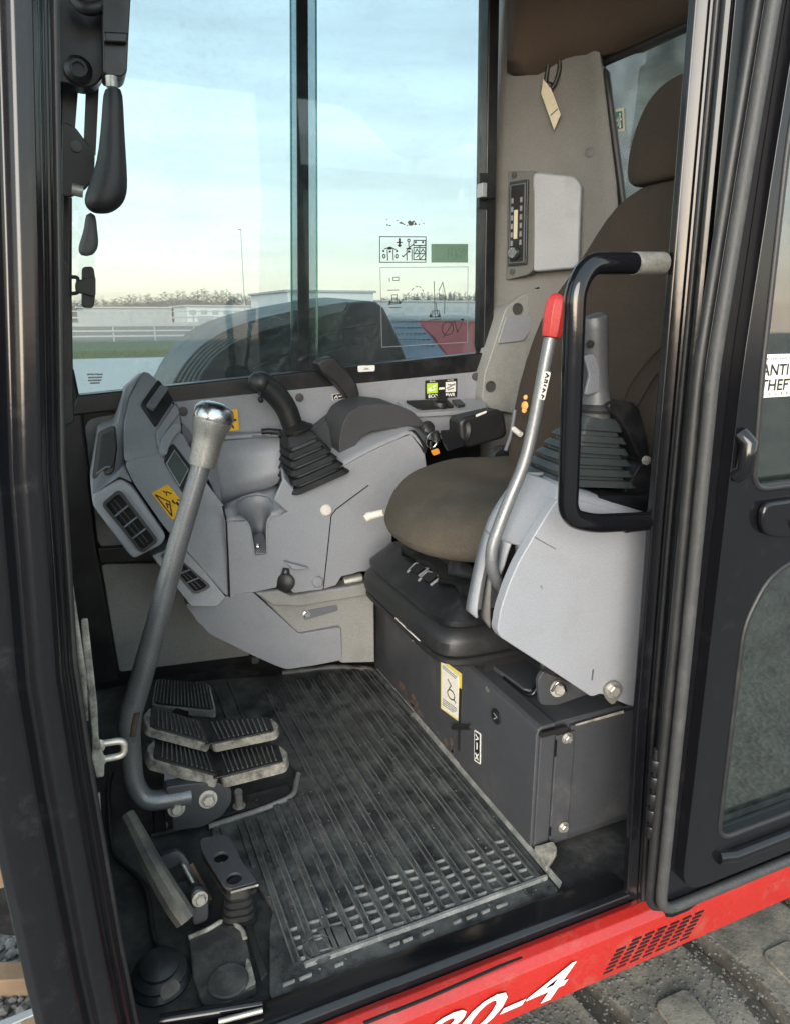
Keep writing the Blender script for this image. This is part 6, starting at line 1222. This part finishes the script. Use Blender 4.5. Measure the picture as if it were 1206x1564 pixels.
# small print in the front pane corner and white plate on the frame
q = [(0.0186,1.9510,0.8608), (0.0588,1.9510,0.8596), (0.0573,1.9510,0.8309), (0.0167,1.9510,0.8295)]
c4 = thing('glass_stamp', (0.0362,1.9510,0.8295), 'tiny faint maker stamp in the lower front window corner', 'stamp')
strokes('lines', q, [[(.05, .1), (.4, .1)], [(.5, .1), (.9, .1)], [(.1, .35), (.85, .35)], [(.1, .58), (.8, .58)], [(.2, .8), (.7, .8)]], .004, 'grey_print', c4)
q = [(0.7208,1.9285,0.8610), (0.7722,1.9285,0.8615), (0.7720,1.9285,0.8447), (0.7217,1.9285,0.8436)]
c5 = thing('frame_label', (0.7468,1.9285,0.8436), 'small white plate on the black window frame bottom', 'label')
sticker('plate', q, 'white_print', c5, r=.004); strokes('lines', q, [[(.4, .4), (.6, .5)], [(.35, .6), (.65, .62)]], .002, 'grey_print', c5)

# ================================================================ the machine outside the far window
hd = [(0.2241,2.3000,0.7348), (0.2640,2.3000,0.8039), (0.2932,2.3000,0.8469), (0.3403,2.3000,0.8965), (0.3864,2.3000,0.9280), (0.4415,2.3000,0.9554), (0.5155,2.3000,0.9796), (0.5906,2.3000,0.9971), (0.6672,2.3000,1.0123), (0.7456,2.3000,1.0252), (0.8257,2.3000,1.0375), (0.8870,2.3000,1.0425), (0.9306,2.3000,1.0409), (0.9578,2.3000,1.0205), (0.9896,2.3000,0.9636), (1.0244,2.3000,0.8937), (1.0523,2.3000,0.8261), (1.0701,2.3000,0.6943)]
hood = thing('boom_cover', (.6, 2.5, .3), 'dark curved machine cover with ribbed corner outside the side window', 'machine cover')
prism('cover', hd, (0, .42, .02), 'hood_black', hood, bevel=.012, seg=3)
import itertools
crv = [Vector(p) for p in hd[1:11]]
ctr = V((0.6171,2.3000,0.7160))
for i in range(6):
    f = i * .022
    pts = [p + (ctr - p) * (f * (1.6 - .9 * j / 9)) + V(0, -.004, 0) for j, p in enumerate(crv)]
    tube('cover_rib', spline(pts, 4), .0045, 'rib_pale', hood, seg=8)
tube('cover_crease', spline([(0.5068,2.2960,0.8322), (0.6228,2.2960,0.8841), (0.7821,2.2960,0.9464), (0.9264,2.2960,0.9735)], 5), .004, 'hood_black', hood, seg=8)
prism('cover_lamp', rounded([(0.7183,2.2900,0.8733), (0.8401,2.2900,0.9038), (0.8918,2.2900,0.8887), (0.9017,2.2900,0.8309), (0.7172,2.2900,0.8359)], .01), (0, .02, 0), 'hood_black', hood, bevel=.008)
prism('tread_plate', [(1.1667,2.7500,0.9789), (1.2863,2.7500,0.9785), (1.3019,2.6200,0.9140), (1.3004,2.5000,0.8476), (1.1211,2.5000,0.8417)], (0, 0, -.02), 'blue_grey_paint', cab)
for r in range(5):
    for c in range(7):
        p = V((1.1725,2.7200,0.9672)) * 1; a = qpt([(1.1789,2.7350,0.9696), (1.2854,2.7350,0.9692), (1.2744,2.5400,0.8714), (1.1333,2.5400,0.8740)], c / 6.5, r / 4.5) + V(0, 0, .001)
        prism('tread_stud', [a + V(.007, 0, 0), a + V(0, .005, 0), a - V(.007, 0, 0), a - V(0, .005, 0)], (0, 0, .002), 'hood_black', cab)
prism('engine_hood', [(1.2815,2.7500,0.9775), (1.6327,2.7500,0.9688), (1.4669,2.4500,0.8162), (1.2978,2.4500,0.8206), (1.2920,2.6000,0.9147)], (0, 0, -.03), 'red_plastic', cab, bevel=.004)
tube('hood_edge', [(1.1692,2.7600,0.9825), (1.2971,2.7600,0.9806), (1.4755,2.7700,0.9844), (1.6451,2.7600,0.9730)], .018, 'white_wall', cab, seg=8)
# upper frame under the cab, hidden mass of the machine
box('upper_frame', (-.05, 2.03, -.5), (2.2, 2.75, .55), 'hood_black', cab, bevel=.02)
# ================================================================ rubber track below the doorway
tk = thing('crawler_track', (.8, .7, -1.0), 'muddy rubber crawler track under the red skirt', 'track')
box('belt', (-.15, .40, -.46), (2.6, 1.02, -.40), 'track_rubber', tk, bevel=.02)
rnd = random.Random(11)
lug_me = None
for i in range(9):
    x = -.05 + i * .30
    bm = bmesh.new()
    add_prism(bm, [(x + .27, .40, -.40), (x + .028, .40, -.40), (x + .0, .62, -.40), (x + .03, .80, -.40), (x + .0, 1.0, -.40), (x + .24, 1.0, -.40), (x + .265, .80, -.40), (x + .235, .62, -.40)], (rnd.uniform(-.003, .003), 0, .052 + rnd.uniform(-.004, .004)))
    finish(bm, 'lug', 'track_rubber', tk, bevel=.007, seg=2)
    prism('lug_groove', rounded([(x + .07, .70, -.3475), (x + .16, .70, -.3475), (x + .17, .84, -.3475), (x + .08, .84, -.3475)], .02), (0, 0, .008), 'track_rubber', tk, bevel=.005)
box('track_side', (-.15, 1.0, -.95), (2.6, 1.06, -.42), 'track_rubber', tk, bevel=.02)
# lumps of dried mud on the track
its = []
for i in range(3500):
    x, y = rnd.uniform(.5, 1.6), rnd.uniform(.60, 1.0); r = rnd.uniform(.001, .0045)
    its.append(((x, y, -.347), (r, r * rnd.uniform(.6, 1.4), r * .5), rnd.uniform(0, 6)))
tag(grains('dried_mud', its, 'gravel_stone'), 'crumbs of dried mud lying on the crawler track', 'mud', kind='stuff')
# ================================================================ ground and what lies in front of the machine
GZ = -1.05
o = prism('ground', [(-300, -60, GZ), (500, -60, GZ), (500, 900, GZ), (-300, 900, GZ)], (0, 0, -.05), 'gravel', None, smooth=False); o['kind'] = 'structure'
o = prism('pavement', [(-60, 9, GZ + .01), (120, 9, GZ + .01), (120, 38, GZ + .01), (-60, 38, GZ + .01)], (0, 0, -.006), 'concrete', None, smooth=False); o['kind'] = 'structure'
o = prism('road', [(-120, 60, GZ + .01), (200, 60, GZ + .01), (200, 140, GZ + .01), (-120, 140, GZ + .01)], (0, 0, -.006), 'asphalt', None, smooth=False); o['kind'] = 'structure'
its = []
for i in range(2600):
    x, y = rnd.uniform(-1.3, -.15), rnd.uniform(1.5, 4.2); r = rnd.uniform(.006, .022) * (1.8 if rnd.random() < .04 else 1)
    its.append(((x, y, GZ + r * .3), (r, r * rnd.uniform(.6, 1.3), r * .65), rnd.uniform(0, 6)))
tag(grains('gravel', its, 'gravel_stone'), 'loose grey gravel in front of the machine', 'gravel', kind='stuff')
bl = thing('blade_arm', (-0.3439,2.1000,-0.5330), 'tan muddy pipe end low in front of the cab', 'pipe')
tube('pipe', [(-0.5963,2.3000,-0.5682), (-0.3213,2.1000,-0.5175)], .075, 'mud_tan', bl, seg=20)
tube('collar', [(-0.3349,2.1020,-0.5145), (-0.2899,2.0800,-0.5264)], .088, 'mud_tan', bl, seg=20)
lathe('cap', [(.045, 0), (.05, .012), (.0, .018)], (-0.3418,1.9500,-0.4739), (.2, -1, .2), 'mud_tan', bl)
prism('bracket', [(-0.5240,2.2000,-0.6448), (-0.2624,2.2000,-0.7140), (-0.2567,2.2000,-1.0017), (-0.5504,2.2000,-0.8299)], (0, .05, 0), 'black_satin', bl, bevel=.01)
sw = thing('timber_beam', (-0.3488,2.1051,-1.0000), 'dusty tan timber beam lying on the gravel', 'timber')
prism('beam', [(-0.5383,2.2186,-0.9800), (-0.1955,2.0834,-0.9800), (-0.1961,2.0145,-0.9800), (-0.5282,2.1335,-0.9800)], (0, 0, -.07), 'mud_tan', sw, bevel=.006)
bd = thing('wood_board', (-0.3415,1.9588,-1.0000), 'pale wooden board with dark metal edge below the front pillar', 'board')
prism('board', [(-0.3487,1.8906,-0.9500), (-0.1936,1.9173,-0.9500), (-0.1272,1.7567,-0.9500), (-0.2930,1.7483,-0.9500)], (0, 0, -.05), 'wood', bd, bevel=.004)
prism('edging', [(-0.4646,1.9088,-0.9450), (-0.2109,1.9317,-0.9450), (-0.2074,1.9093,-0.9450), (-0.4612,1.8764,-0.9450)], (0, 0, -.05), 'galvanised', bd, bevel=.003)
# ================================================================ far background through the window
o = prism('grass', [(-60, 38, GZ + .02), (120, 38, GZ + .02), (120, 60, GZ + .02), (-60, 60, GZ + .02)], (0, 0, -.006), 'grass', None, smooth=False)
tag(o, 'strip of winter grass in front of the fence', 'grass', kind='stuff')
bm = bmesh.new()
for i in range(5000):
    x, y = rnd.uniform(-12, 12), rnd.uniform(38, 44); h = rnd.uniform(.06, .28); a = rnd.uniform(-.08, .08)
    add_prism(bm, [(x, y, GZ), (x + .03, y, GZ), (x + a, y + .05, GZ + h)], (0, .012, 0))
tag(finish(bm, 'grass_tufts', 'grass', None, smooth=False), 'grass tufts along the edge of the paved yard', 'grass', kind='stuff')
fn = thing('yard_fence', (0, 62, GZ), 'long steel rail fence across the far side of the yard', 'fence')
for i in range(24):
    x = -22 + i * 3.1
    box('post', (x, 62, GZ), (x + .10, 62.1, GZ + 2.3), 'galvanised', fn)
for z, h in ((.35, .12), (.75, .12), (1.15, .30), (1.75, .12), (2.25, .08)):
    box('rail', (-24, 61.93, GZ + z), (52, 61.98, GZ + z + h), 'galvanised', fn)
pl_ = thing('lamp_post', (11.5, 75, GZ), 'tall thin street lamp post against the evening sky', 'lamp post')
px = (16.0432,75.0000,1.6369)
tube('pole', [(px[0], 75, GZ), (px[0], 75, 9.0)], [.07, .04], 'galvanised', pl_, seg=10)
box('lamp_head', (px[0] - .25, 74.9, 8.95), (px[0] + .06, 75.1, 9.05), 'galvanised', pl_, bevel=.03)
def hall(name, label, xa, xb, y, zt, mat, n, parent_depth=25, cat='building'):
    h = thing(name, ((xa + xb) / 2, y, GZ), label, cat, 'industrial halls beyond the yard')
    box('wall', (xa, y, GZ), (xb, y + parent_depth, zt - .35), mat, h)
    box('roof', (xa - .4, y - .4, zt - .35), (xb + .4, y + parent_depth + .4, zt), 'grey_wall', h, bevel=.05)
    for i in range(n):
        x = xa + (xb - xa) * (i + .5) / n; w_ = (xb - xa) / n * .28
        f = box('window', (x - w_, y - .06, GZ + (zt - GZ) * .52), (x + w_, y + .02, GZ + (zt - GZ) * .74), 'far_glass_hazed', h)
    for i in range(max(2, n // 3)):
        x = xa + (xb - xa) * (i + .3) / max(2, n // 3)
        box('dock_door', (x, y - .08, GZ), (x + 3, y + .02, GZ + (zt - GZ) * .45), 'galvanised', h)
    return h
b0 = (20.6999,150.0000,2.2356); b1 = (40.4451,150.0000,2.3020)
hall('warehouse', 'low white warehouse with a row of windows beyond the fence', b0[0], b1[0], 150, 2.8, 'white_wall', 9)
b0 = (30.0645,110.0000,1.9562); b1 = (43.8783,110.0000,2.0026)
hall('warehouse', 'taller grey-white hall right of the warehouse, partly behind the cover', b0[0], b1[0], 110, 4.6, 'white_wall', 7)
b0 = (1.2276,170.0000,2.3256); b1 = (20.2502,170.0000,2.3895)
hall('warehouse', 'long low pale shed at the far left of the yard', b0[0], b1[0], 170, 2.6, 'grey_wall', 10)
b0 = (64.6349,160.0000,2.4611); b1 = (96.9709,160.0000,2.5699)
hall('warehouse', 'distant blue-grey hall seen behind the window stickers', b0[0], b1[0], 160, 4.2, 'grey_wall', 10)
# bare winter wood on the rise behind
o = None
bm = bmesh.new()
def hill_top(x):
    return 5.5 + 3.2 * math.exp(-((x - 55) / 22) ** 2) + 1.6 * math.sin(x * .045) + 1.2 * math.exp(-((x - 150) / 40) ** 2) * 3
xs = [-60 + i * 3.5 for i in range(110)]
for xa in xs:
    z0 = hill_top(xa)
    for j in range(9):
        x = xa + rnd.uniform(-2.2, 2.2); y = 300 + rnd.uniform(-8, 8); h = z0 + rnd.uniform(-1.5, 1.6)
        add_prism(bm, [(x - .12, y, GZ), (x + .12, y, GZ), (x, y, h)], (0, .25, 0))
        for k in range(10):
            t = rnd.uniform(.35, .95); zz = GZ + (h - GZ) * t; l = (1 - t) * 4.5 + .5; s = rnd.choice((-1, 1))
            add_prism(bm, [(x, y, zz), (x, y, zz + .25), (x + s * l, y + rnd.uniform(-1, 1), zz + l * .7)], (0, .15, 0))
tag(finish(bm, 'wood', 'twigs_hazed', None, smooth=False), 'far-off bare winter wood along the skyline', 'wood', kind='stuff')
bm = bmesh.new()
rows = [[bm.verts.new((x, 330 + 40 * t, GZ + (hill_top(x) - 1.0) * math.sin(t * math.pi / 2))) for x in xs] for t in (0, .3, .6, 1, 2)]
for i in range(4):
    for j in range(len(xs) - 1): bm.faces.new((rows[i][j], rows[i][j + 1], rows[i + 1][j + 1], rows[i + 1][j]))
o = finish(bm, 'hill', 'twigs_hazed', None); o['kind'] = 'structure'
